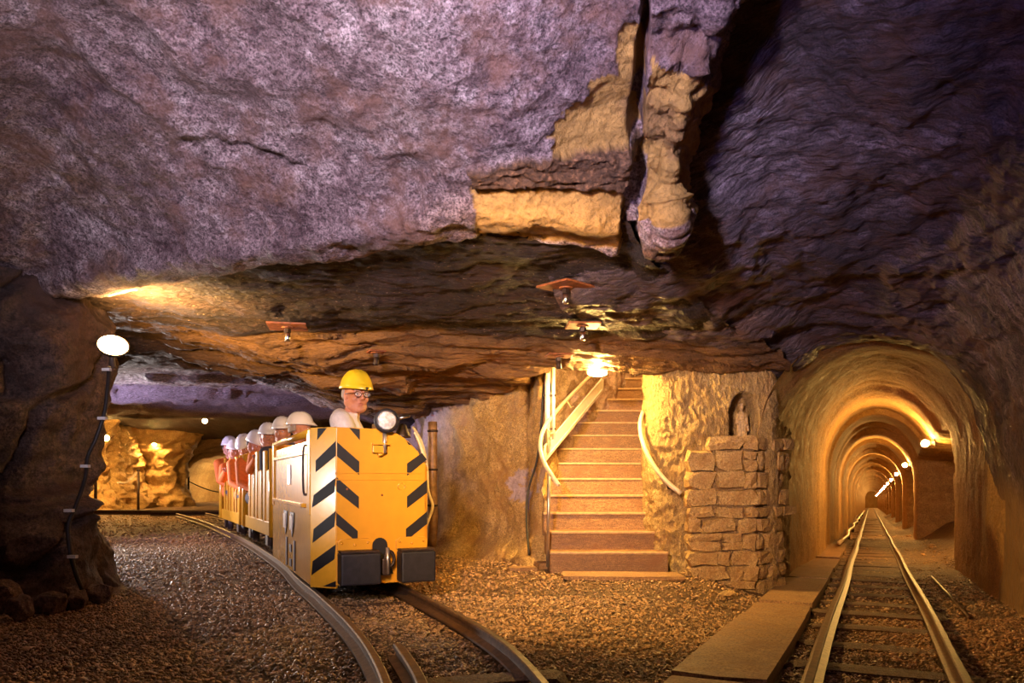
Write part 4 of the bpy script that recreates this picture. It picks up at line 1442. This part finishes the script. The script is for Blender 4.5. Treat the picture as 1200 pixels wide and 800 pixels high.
# right flank, rear, floor, hood
MB().box((0.371, LEN / 2, 0.50), (0.016, LEN, 0.77)).build('right_flank', M['yellow'], loco)
MB().box((0.0, LEN, 0.62), (0.73, 0.02, 1.0)).build('rear_plate', M['yellow'], loco, bevel=0.004)
MB().box((0.0, LEN / 2, 0.16), (0.70, LEN - 0.50, 0.06)).build('chassis', M['iron'], loco)
top = FP[2:]
m = MB()
vs = [(x, 0.01, z) for x, z in top] + [(x, 0.46, z) for x, z in top]
vs += [(x - 0.01, 0.01, z - 0.014) for x, z in top] + [(x - 0.01, 0.46, z - 0.014) for x, z in top]
n = len(top)
fs = [(i, i + 1, n + i + 1, n + i) for i in range(n - 1)] + [(2 * n + i + 1, 2 * n + i, 3 * n + i, 3 * n + i + 1) for i in range(n - 1)]
fs += [(n + i, n + i + 1, 3 * n + i + 1, 3 * n + i) for i in range(n - 1)]
m.add(vs, fs)
m.build('hood', M['yellow'], loco)
MB().box((-0.29, 0.30, 1.125), (0.13, 0.32, 0.018)).build('hood_edge', M['yellow_side'], loco)
MB().box((0.0, 1.95, 1.02), (0.70, 0.66, 0.03)).build('rear_deck', M['yellow'], loco, bevel=0.004)
MB().box((0.0, 1.62, 0.60), (0.70, 0.02, 0.84)).build('cab_bulkhead', M['yellow'], loco)
MB().box((0.0, 0.95, 0.63), (0.50, 0.34, 0.06)).build('driver_seat', M['rubber'], loco, bevel=0.012)
MB().box((0.0, 0.47, 0.9), (0.6, 0.02, 0.45)).build('dashboard', M['iron'], loco)
# pressed seam across the front and corner
for z in (0.845, 0.80):
    MB().box((0.075, -0.002, z), (0.61, 0.006, 0.005)).build('seam', M['yellow'], loco)
MB().prism([(0, 0.835), (CL, 0.835), (CL, 0.85), (0, 0.85)], (-0.231, 0.0, 0), CD, (0, 0, 1), (-0.7071, -0.7071, 0), 0.008).build('seam', M['yellow_side'], loco)


def zx(a):
    return -0.23 + (a - 412) * 0.001955


def zz_(b):
    return 1.14 - (b - 230) * 0.00196


for poly in ([(415, 280), (488, 343), (488, 388), (415, 326)], [(413, 395), (487, 460), (487, 500), (413, 441)], [(412, 510), (483, 573), (483, 612), (412, 552)],
             [(455, 232), (490, 235), (490, 272)], [(652, 348), (705, 311), (722, 334), (652, 390)], [(652, 460), (723, 403), (723, 448), (652, 500)], [(648, 570), (723, 512), (723, 555), (648, 612)],
             [(650, 271), (668, 285), (657, 284)]):
    MB().prism([(zx(a), zz_(b)) for a, b in poly], (0, -0.0005, 0), (1, 0, 0), (0, 0, 1), (0, -1, 0), 0.002).build('stripe', M['black'], loco)
for poly in ([(0.0, 1.05), (0.78, 0.925), (0.78, 0.85), (0.0, 0.955)], [(0.0, 0.815), (0.86, 0.70), (0.92, 0.62), (0.06, 0.72)], [(0.0, 0.60), (0.86, 0.48), (0.9, 0.39), (0.06, 0.50)],
             [(0.0, 0.385), (0.9, 0.27), (0.94, 0.18), (0.05, 0.29)], [(0.0, 0.15), (0.5, 0.11), (0.0, 0.11)], [(0.35, 1.135), (0.70, 1.135), (0.72, 1.06)]):
    MB().prism([(f * CL, z) for f, z in poly], (-0.2315, 0.0, 0), CD, (0, 0, 1), (-0.7071, -0.7071, 0), 0.002).build('stripe', M['black'], loco)
# buffers
for (x0, x1) in ((-0.225, 0.030), (0.165, 0.395)):
    bf = MB().box(((x0 + x1) / 2, -0.075, 0.232), (x1 - x0, 0.14, 0.20)).build('buffer', M['rubber'], loco, bevel=0.012)
    MB().box(((x0 + x1) / 2, -0.065, 0.340), (x1 - x0 - 0.01, 0.12, 0.014)).build('buffer_cap', M['iron'], bf, bevel=0.003)
    xa, xb = (-0.225, 0.0) if x0 < 0 else (0.16, 0.375)
    pl_ = MB().prism([(xa, 0.345), (xb, 0.345), (xb, 0.395), (xb - 0.02, 0.42), (xa + 0.03, 0.42), (xa, 0.40)], (0, -0.001, 0), (1, 0, 0), (0, 0, 1), (0, -1, 0), 0.014).build('buffer_plate', M['yellow'], loco, bevel=0.003)
    for f, z in ((0.12, 0.392), (0.5, 0.378), (0.88, 0.392)):
        MB().ball((xa + (xb - xa) * f, -0.016, z), (0.010, 0.008, 0.010), 8, 6).build('rivet', M['yellow'], pl_, True)
m = MB().prism([(0.055 + 0.05 * math.cos(t_), 0.37 + 0.05 * math.sin(t_)) for t_ in np.linspace(0, PI, 10)] + [(0.005, 0.18), (0.145, 0.18), (0.105, 0.30)], (0, -0.0005, 0), (1, 0, 0), (0, 0, 1), (0, -1, 0), 0.006)
cpl = m.build('coupler_pocket_shade', M['black'], loco)  # flat black sheet standing in for the shade inside the coupling recess
MB().box((0.075, -0.05, 0.235), (0.055, 0.10, 0.11)).build('coupler_block', M['iron'], cpl, bevel=0.01)
MB().tube([(0.10 + 0.032 * math.cos(q), -0.075, 0.285 + 0.05 * math.sin(q)) for q in np.linspace(0, 2 * PI, 15)], 0.011, 8, False).build('coupling_link', M['iron'], cpl, True)
MB().tube([(0.085, -0.09, 0.19), (0.085, -0.09, 0.36)], 0.013, 8).build('coupling_pin', M['steel'], cpl, True)
# headlamp on its bracket
hl = MB().lathe([(0.02, 0.10), (0.055, 0.085), (0.074, 0.03), (0.080, -0.005), (0.080, -0.03), (0.066, -0.032)], (0.085, -0.045, 1.185), (0, 1, 0), 24).build('headlamp', M['rubber'], loco, True)
MB().lathe([(0.066, -0.0315), (0.05, -0.040), (0.02, -0.045), (0.001, -0.046)], (0.085, -0.045, 1.185), (0, 1, 0), 24).build('headlamp_lens', M['headlens'], hl, True)
MB().tube([(0.08, -0.03, 1.11), (0.08, -0.03, 0.975)], 0.014, 8).build('headlamp_post', M['steel'], hl, True)
MB().box((0.055, -0.022, 1.035), (0.11, 0.04, 0.012)).build('headlamp_bracket', M['yellow'], hl)
MB().box((0.04, -0.022, 1.0), (0.08, 0.034, 0.05)).build('headlamp_clamp', M['yellow'], hl, bevel=0.005)
MB().tube([(0.08, -0.03, 0.98), (0.06, -0.035, 0.965), (0.035, -0.04, 0.962)], 0.009, 8).build('bracket_hook', M['yellow'], hl, True)
MB().tube([(0.155, -0.06, 1.200), (0.235, -0.07, 1.222)], 0.011, 8).build('lamp_arm', M['chrome'], hl, True)
MB().lathe([(0.058, 0), (0.052, 0.02), (0.036, 0.055), (0.026, 0.085), (0.010, 0.098)], (0.235, 0.10, 1.085), (0, 0, 1), 18).build('bell', M['iron'], loco, True)
MB().tube(curve_pts([(0.30, 0.02, 1.12), (0.345, 0.04, 1.03), (0.385, 0.06, 0.92), (0.40, 0.06, 0.86)], 5), 0.010, 8).build('hood_pipe', M['cream_rail'], loco, True)
for (x, z) in ((0.03, 0.99), (-0.16, 0.74), (0.07, 0.70)):
    MB().ball((x, -0.001, z), (0.008, 0.005, 0.008), 8, 6).build('rivet', M['rust'], loco, True)
MB().tube([(0.20 + 0.024 * math.cos(q), -0.002, 0.755 + 0.022 * math.sin(q)) for q in np.linspace(0, 2 * PI, 13)], 0.004, 6, False).build('filler_ring', M['yellow'], loco, True)
for y in (0.55, 1.75):
    for x in (-0.30, 0.30):
        MB().lathe([(0.155, -0.03), (0.155, -0.012), (0.14, -0.01), (0.14, 0.03), (0.05, 0.035)], (x, y, 0.245), (1 if x > 0 else -1, 0, 0), 20).build('wheel', M['iron'], loco, True)
    MB().tube([(-0.3, y, 0.245), (0.3, y, 0.245)], 0.03, 8).build('axle', M['iron'], loco, True)

# ================================================================== passenger wagons
def wagon(org, ang, label, L=2.12):
    wg = tag(empty('passenger_wagon', tuple(org), ang), label, 'wagon', 'passenger wagons')
    MB().box((0, L / 2, 0.29), (0.66, L - 0.04, 0.06)).build('wagon_floor', M['iron'], wg)
    for sx in (-1, 1):
        MB().box((sx * 0.355, L / 2, 0.315), (0.035, L, 0.14)).build('sill_beam', M['yellow_car'], wg, bevel=0.008)
        y = 0.42
        for k, (yc, wd, ht) in enumerate(((0.42, 0.20, 0.90), (0.62, 0.10, 1.10), (0.98, 0.20, 0.90), (1.16, 0.12, 1.11), (1.52, 0.20, 0.90), (1.70, 0.10, 1.10))):
            MB().box((sx * (0.355 if ht > 1 else 0.350), yc, (0.36 + ht) / 2), (0.036 if ht > 1 else 0.022, wd, ht - 0.36)).build('side_board', M['yellow_car'], wg, bevel=0.012)
    for y in (0.03, L - 0.03):
        prof = [(-0.375, 0.245), (0.375, 0.245), (0.375, 1.06), (0.35, 1.115), (0.29, 1.135), (-0.29, 1.135), (-0.35, 1.115), (-0.375, 1.06)]
        MB().prism(prof, (0, y - 0.03, 0), (1, 0, 0), (0, 0, 1), (0, 1, 0), 0.06).build('end_plate', M['yellow_car'], wg, bevel=0.015)
        for sx in (-1, 1):
            MB().tube([(sx * 0.36, y + (0.06 if y < 1 else -0.06), 0.25), (sx * 0.36, y + (0.06 if y < 1 else -0.06), 1.10)], 0.045, 10).build('corner_post', M['yellow_car'], wg, True)
    for y in (0.40, 1.04, 1.70):
        MB().box((0, y, 0.53), (0.60, 0.30, 0.04)).build('bench_seat', M['dark_cloth'], wg, bevel=0.01)
        MB().box((0, y, 0.42), (0.50, 0.06, 0.20)).build('bench_leg', M['iron'], wg)
    for y in (0.45, L - 0.45):
        for sx in (-1, 1):
            MB().lathe([(0.125, -0.03), (0.125, -0.012), (0.11, -0.01), (0.11, 0.03), (0.04, 0.035)], (sx * 0.30, y, 0.215), (sx, 0, 0), 18).build('wheel', M['iron'], wg, True)
            MB().box((sx * 0.345, y, 0.20), (0.05, 0.14, 0.12)).build('axle_box', M['iron'], wg, bevel=0.01)
        MB().tube([(-0.3, y, 0.215), (0.3, y, 0.215)], 0.025, 8).build('axle', M['iron'], wg, True)
    MB().tube([(0, -0.12, 0.26), (0, 0.05, 0.26)], 0.022, 8).build('drawbar', M['iron'], wg, True)
    return wg


def along(tb, ang=LA):
    return LO + np.array([-math.sin(ang), math.cos(ang), 0]) * tb


WA = math.radians(26.5)
W1 = np.array([-1.93, 7.46, 0.0])
wagon(W1, WA, 'yellow open-sided passenger wagon coupled right behind the locomotive')
A2 = math.radians(27.5)
W2 = W1 + np.array([-math.sin(WA), math.cos(WA), 0]) * 2.25
wagon(W2, A2, 'second yellow passenger wagon, last in the train and farthest from the locomotive')

# ================================================================== people
def rotz(p, a):
    c, s = math.cos(a), math.sin(a)
    return Vector((p[0] * c - p[1] * s, p[0] * s + p[1] * c, p[2]))


def person(loc, rz, label, hat, jacket, yaw=0.0, pitch=0.0, lean=0.0, side=0.0, arm_l=None, arm_r=None, glasses=False, voxel=0.010, hair='hair', ridges=True, collar=None, hunch=False, size=1.0):
    """seated figure: pelvis at the origin, facing +Y; yaw > 0 turns the head to its left"""
    who = tag(empty('person', tuple(loc), rz), label, 'person', None)
    who.scale = (size, size, size)
    SP = lambda z: Vector((side * z, lean * z, z))                 # the spine leans
    pel, chest, neck = SP(0.09), SP(0.40), SP(0.545)
    hc = SP(0.62) + Vector((side * 0.06, 0.02 + lean * 0.1, 0.075))
    Rh = Euler((pitch, 0, yaw), 'XYZ').to_matrix() if False else (Matrix.Rotation(yaw, 3, 'Z') @ Matrix.Rotation(pitch, 3, 'X'))
    H = lambda x, y, z: hc + Rh @ Vector((x, y, z))
    shl = {-1: SP(0.485) + Vector((-0.175, 0, 0)), 1: SP(0.485) + Vector((0.175, 0, 0))}
    arms = {-1: arm_l or [SP(0.25) + Vector((-0.20, 0.06, 0)), SP(0.17) + Vector((-0.10, 0.24, 0))], 1: arm_r or [SP(0.25) + Vector((0.20, 0.06, 0)), SP(0.17) + Vector((0.10, 0.24, 0))]}

    def torso(b, g=0.0):
        b.cap(pel + Vector((-0.07, 0, 0)), 0.115 + g, pel + Vector((0.07, 0, 0)), 0.115 + g)
        b.cap(pel, 0.125 + g, SP(0.28), 0.115 + g)
        for s in (-1, 1):
            b.cap(SP(0.22) + Vector((s * 0.05, 0, 0)), 0.10 + g, chest + Vector((s * 0.075, 0.005, 0)), 0.105 + g)
            b.cap(chest + Vector((s * 0.06, 0, 0.02)), 0.095 + g, shl[s] + Vector((s * -0.01, 0, -0.01)), 0.062 + g)
            b.cap(neck + Vector((s * 0.03, -0.01, -0.02)), 0.045 + g * 0.6, shl[s], 0.055 + g)

    def arm(b, s, g=0.0, upto=1.0):
        e, wv = arms[s]
        b.cap(shl[s], 0.054 + g, e, 0.041 + g)
        b.cap(e, 0.041 + g, e + (wv - e) * upto, (0.041 + (0.027 - 0.041) * upto) + g)

    def legs(b, g=0.0):
        for s in (-1, 1):
            b.cap(Vector((s * 0.085, 0.02, 0.07)), 0.092 + g, Vector((s * 0.11, 0.40, 0.085)), 0.062 + g)
            b.cap(Vector((s * 0.11, 0.40, 0.085)), 0.062 + g, Vector((s * 0.11, 0.36, -0.27)), 0.042 + g)
    b = MB()
    torso(b)
    legs(b)
    for s in (-1, 1):
        arm(b, s)
        b.cap(Vector((s * 0.11, 0.35, -0.27)), 0.045, Vector((s * 0.12, 0.50, -0.285)), 0.036)
        e, wv = arms[s]
        d = (wv - e).normalized()
        sd = d.cross(Vector((0, 0, 1))).normalized() * (1 if s > 0 else -1)
        nz = Vector((0, 0, -1))
        b.cap(wv, 0.026, wv + d * 0.07 + sd * 0.012, 0.022).cap(wv + d * 0.02, 0.024, wv + d * 0.075 - sd * 0.018, 0.020)
        for k, (o, L) in enumerate(((-0.030, 0.052), (-0.010, 0.066), (0.010, 0.072), (0.030, 0.064))):
            k0 = wv + d * 0.078 + sd * o
            k1 = k0 + d * L * 0.55 + nz * 0.012
            k2 = k1 + d * L * 0.32 + nz * 0.026
            b.cap(k0, 0.0105, k1, 0.0095, 8, 3).cap(k1, 0.0095, k2, 0.008, 8, 3)
        t0 = wv + d * 0.025 + sd * 0.03
        b.cap(t0, 0.013, t0 + d * 0.035 + sd * 0.022, 0.011, 8, 3).cap(t0 + d * 0.035 + sd * 0.022, 0.011, t0 + d * 0.065 + sd * 0.022 + nz * 0.006, 0.009, 8, 3)
    # neck and head
    b.cap(neck, 0.056, H(0, -0.015, -0.06), 0.054)
    b.ball(H(0, -0.008, 0.035), (0.077, 0.097, 0.098), 20, 14, Rh)
    b.ball(H(0, 0.022, -0.03), (0.061, 0.066, 0.078), 18, 12, Rh)
    b.cap(H(-0.018, 0.052, -0.082), 0.030, H(0.018, 0.052, -0.082), 0.030)
    b.cap(H(0, 0.070, -0.090), 0.019, H(0, 0.066, -0.086), 0.019)
    for s in (-1, 1):
        b.ball(H(s * 0.040, 0.060, -0.016), (0.026, 0.024, 0.026), 12, 8, Rh)
        b.cap(H(s * 0.014, 0.090, 0.036), 0.010, H(s * 0.050, 0.074, 0.036), 0.010)
        b.ball(H(s * 0.078, -0.008, 0.0), (0.010, 0.021, 0.033), 10, 8, Rh)
        b.cap(H(s * 0.035, 0.035, -0.072), 0.030, H(s * 0.058, -0.01, -0.045), 0.026)
    b.cap(H(0, 0.090, 0.028), 0.009, H(0, 0.107, -0.012), 0.0125)
    b.cap(H(-0.012, 0.097, -0.018), 0.008, H(0.012, 0.097, -0.018), 0.008)
    body = remesh(b, voxel, 'body', M['skin'], who, 1)
    lp_ = MB()
    for k in range(5):
        x = (k - 2) * 0.0095
        x2 = (k - 1) * 0.0095
        if k < 4:
            lp_.cap(H(x, 0.0875 - abs(x) * 0.25, -0.050), 0.0034, H(x2, 0.0875 - abs(x2) * 0.25, -0.050), 0.0034, 8, 2)
            lp_.cap(H(x * 0.8, 0.0865 - abs(x) * 0.25, -0.058), 0.004, H(x2 * 0.8, 0.0865 - abs(x2) * 0.25, -0.057), 0.004, 8, 2)
    lp_.build('lips', M['lip'], who, True)
    for s in (-1, 1):
        ey = MB().ball(H(s * 0.031, 0.0795, 0.015), (0.0125, 0.009, 0.0075), 12, 8, Rh).build('eye', M['eye'], who, True)
        MB().ball(H(s * 0.031, 0.0866, 0.015), (0.0062, 0.0034, 0.0062), 10, 6, Rh).build('iris', M['iris'], ey, True)
        eb = MB()
        eb.cap(H(s * 0.015, 0.099, 0.040), 0.0042, H(s * 0.033, 0.095, 0.046), 0.0046, 8, 3).cap(H(s * 0.033, 0.095, 0.046), 0.0046, H(s * 0.052, 0.080, 0.041), 0.0032, 8, 3)
        eb.build('eyebrow', M[hair], who, True)
    # hair below the helmet rim
    hb = MB()
    for k in range(13):
        a = math.radians(200 + 140 * k / 12)
        hb.ball(H(0.078 * math.cos(a), -0.010 + 0.096 * math.sin(a), 0.022 - 0.02 * math.sin(math.radians(180 * k / 12))), (0.018, 0.018, 0.036), 8, 6, Rh)
    remesh(hb, 0.007, 'hair', M[hair], who, 1)
    # helmet: shell with flared rim, peak and pressed ribs
    hm = MB()
    nn, mm = 36, 12
    for i in range(mm + 1):
        el = PI / 2 * (1 - i / mm)
        for k in range(nn):
            a = 2 * PI * k / nn
            fl_ = 1.0 + (0.07 if i == mm else 0.0) + (0.03 if i == mm - 1 else 0)
            pk = max(0.0, math.sin(a)) ** 3 * 0.034 * (1 if i == mm else 0.25 if i == mm - 1 else 0)
            ro = math.cos(el) ** 0.8 if el < PI / 2 - 1e-6 else 0.0005
            rib = 0
            if ridges:
                xx = ro * math.cos(a)
                rib = 0.0085 * sum(math.exp(-((xx - q) / 0.075) ** 2) for q in (-0.42, -0.14, 0.14, 0.42)) * math.sin(el) ** 0.7 if el > 0.05 else 0
            hm.v.append(tuple(H((0.106 * ro * fl_), 0, 0) * 0 + H(0.102 * ro * fl_ * math.cos(a), -0.002 + (0.128 * ro * fl_ + pk) * math.sin(a), 0.058 + 0.122 * math.sin(el) + rib - (0.006 if i == mm else 0) - 0.25 * pk)))
    for i in range(mm):
        for k in range(nn):
            k2 = (k + 1) % nn
            hm.f.append((i * nn + k, (i + 1) * nn + k, (i + 1) * nn + k2, i * nn + k2))
    hm.f.append(tuple(range(nn)))
    he = hm.build('helmet', M[hat], who, True)
    so = he.modifiers.new('thick', 'SOLIDIFY')
    so.thickness = 0.004
    so.offset = 1
    if glasses:
        g = MB()
        for s in (-1, 1):
            ring_ = [H(s * 0.033 + 0.024 * math.cos(q), 0.106 - 0.004 * abs(math.cos(q)), 0.014 + 0.019 * math.sin(q)) for q in np.linspace(0, 2 * PI, 21)]
            g.tube(ring_, 0.0024, 6, False)
            g.tube([H(s * 0.057, 0.102, 0.020), H(s * 0.080, 0.06, 0.020), H(s * 0.084, 0.0, 0.016)], 0.0022, 6)
        g.tube([H(-0.010, 0.108, 0.018), H(0, 0.111, 0.021), H(0.010, 0.108, 0.018)], 0.0022, 6)
        gf = g.build('spectacles', M['glass_frame'], who, True)
        for s in (-1, 1):
            MB().ball(H(s * 0.033, 0.105, 0.014), (0.022, 0.0012, 0.017), 12, 6, Rh).build('spectacle_lens', M['specglass'], gf, True)
        # small plate on the helmet and a lamp clip at its peak
        MB().box(H(0.0, 0.113, 0.108), (0.020, 0.006, 0.026), Rh @ Matrix.Rotation(0.5, 3, 'X')).build('helmet_badge', M['steel'], he)
        MB().box(H(0.0, 0.165, 0.054), (0.020, 0.014, 0.014), Rh).build('helmet_clip', M['chrome'], he)
    # clothes
    j = MB()
    torso(j, 0.017)
    for s in (-1, 1):
        arm(j, s, 0.016, 0.93)
    if collar:
        for k in range(9):
            a = math.radians(-60 + 300 * k / 8) + PI
            j.ball(neck + Vector((0.068 * math.cos(a), 0.062 * math.sin(a), 0.018)), (0.02, 0.02, 0.026), 8, 6)
    if hunch:
        for s in (-1, 1):
            j.cap(neck + Vector((s * 0.035, -0.055, 0.012)), 0.058, shl[s] + Vector((s * -0.02, -0.02, 0.03)), 0.075)
            j.cap(neck + Vector((s * 0.05, 0.02, 0.012)), 0.030, chest + Vector((s * 0.03, 0.11, 0.0)), 0.05)
    jk = remesh(j, 0.012, 'jacket', M[jacket], who, 2)
    q = MB()
    legs(q, 0.014)
    remesh(q, 0.014, 'trousers', M['dark_cloth'], who, 1)
    for s in (-1, 1):
        MB().cap((s * 0.11, 0.33, -0.272), 0.052, (s * 0.122, 0.51, -0.292), 0.042).build('boot', M['rubber'], who, True)
    return who


def seat_at(u, v, y, side=0.0, lean=0.0):
    """pelvis point that brings the head centre to pixel (u, v) at depth y"""
    p = V(u, v, y)
    o = rotz((side * 0.68, 0.02 + lean * 0.72, 0.695), HEAD)
    return np.array([p[0] - o[0], p[1] - o[1], p[2] - o[2]])


HEAD = math.radians(26) + PI          # facing the way the train goes
hd = V(416, 467, 5.75)
person((hd[0] - 0.15, hd[1] + 0.03, hd[2] - 0.735), HEAD + math.radians(66), 'train driver in yellow helmet, glasses and pale jacket, looking round to the side', 'hat_yellow', 'jacket',
       yaw=math.radians(-56), pitch=-0.06, lean=0.17, side=0.02, hunch=True, size=1.08, glasses=True, voxel=0.0065, hair='greyhair', collar=True,
       arm_l=[Vector((-0.27, 0.06, 0.22)), Vector((-0.20, 0.26, 0.12))], arm_r=[Vector((0.25, 0.12, 0.24)), Vector((0.12, 0.30, 0.16))])
person(seat_at(352, 504, 7.75, 0.0, 0.02), HEAD, 'passenger in white helmet seated directly behind the locomotive, face turned away', 'hat_white', 'dark_cloth', side=0.0, lean=0.02, yaw=math.radians(70), hair='greyhair')
person(seat_at(331, 508, 8.3, 0.04, 0.05), HEAD, 'passenger in white helmet and dark clothes, second from the locomotive, face half in shadow', 'hat_white', 'dark_cloth', side=0.04, lean=0.05, yaw=math.radians(-28))
person(seat_at(314, 514, 8.75, 0.16, 0.08), HEAD, 'passenger in white helmet and orange jacket leaning out of the wagon next to the locomotive', 'hat_white', 'orange', side=0.16, lean=0.08, yaw=math.radians(-6),
       arm_r=[Vector((0.30, 0.13, 0.34)), Vector((0.27, 0.33, 0.46))])
person(seat_at(299, 522, 9.15, 0.10, 0.08), HEAD, 'passenger at the joint of the two wagons, orange jacket, white helmet bent down', 'hat_white', 'orange', side=0.10, lean=0.08, yaw=math.radians(25), pitch=-0.35)
person(seat_at(287, 525, 9.9, 0.12, 0.08), HEAD, 'passenger at the front of the rear wagon, white helmet tipped over the face', 'hat_white', 'orange', side=0.12, lean=0.08, yaw=math.radians(-30), pitch=-0.40)
person(seat_at(275, 530, 10.35, 0.26, 0.08), HEAD, 'passenger in orange jacket resting on the side of the rear wagon', 'hat_white', 'orange', side=0.26, lean=0.08, yaw=math.radians(5), pitch=-0.1,
       arm_r=[Vector((0.33, 0.10, 0.34)), Vector((0.31, 0.30, 0.44))])
person(seat_at(269, 526, 11.0, 0.16, 0.0), HEAD, 'rearmost passenger, white helmet just behind the one resting on the wagon side', 'hat_white', 'orange', side=0.16, lean=0.0, yaw=math.radians(15))

# ---- pipes on the rock behind the locomotive
vp = tag(empty('wall_pipe', V(507, 520, 8.35)), 'brown upright pipe on the rock just right of the locomotive', 'pipe')
OV = V(507, 520, 8.35)
MB().tube([rel(p, OV) for p in curve_pts([V(507, 494, 8.35), V(507, 530, 8.35), V(507, 575, 8.35), V(508, 610, 8.35), V(506, 640, 8.3)], 4)], 0.050, 10).build('pipe_run', M['pipe_brown'], vp, True)
for v in (505, 550, 592):
    MB().lathe([(0.056, -0.012), (0.060, 0), (0.056, 0.012)], rel(V(507, v, 8.35), OV), (0, 0, 1), 12).build('pipe_clamp', M['iron'], vp, True)
hs = MB().tube(curve_pts([V(484, 500, 8.2), V(494, 518, 8.1), V(500, 545, 8.05), V(502, 575, 8.05), V(507, 592, 8.05), V(503, 607, 8.05), V(497, 622, 8.05)], 6), 0.015, 8).build('hose', M['cream_rail'], None, True)
tag(hs, 'pale hose curving down beside the brown pipe right of the locomotive', 'hose')
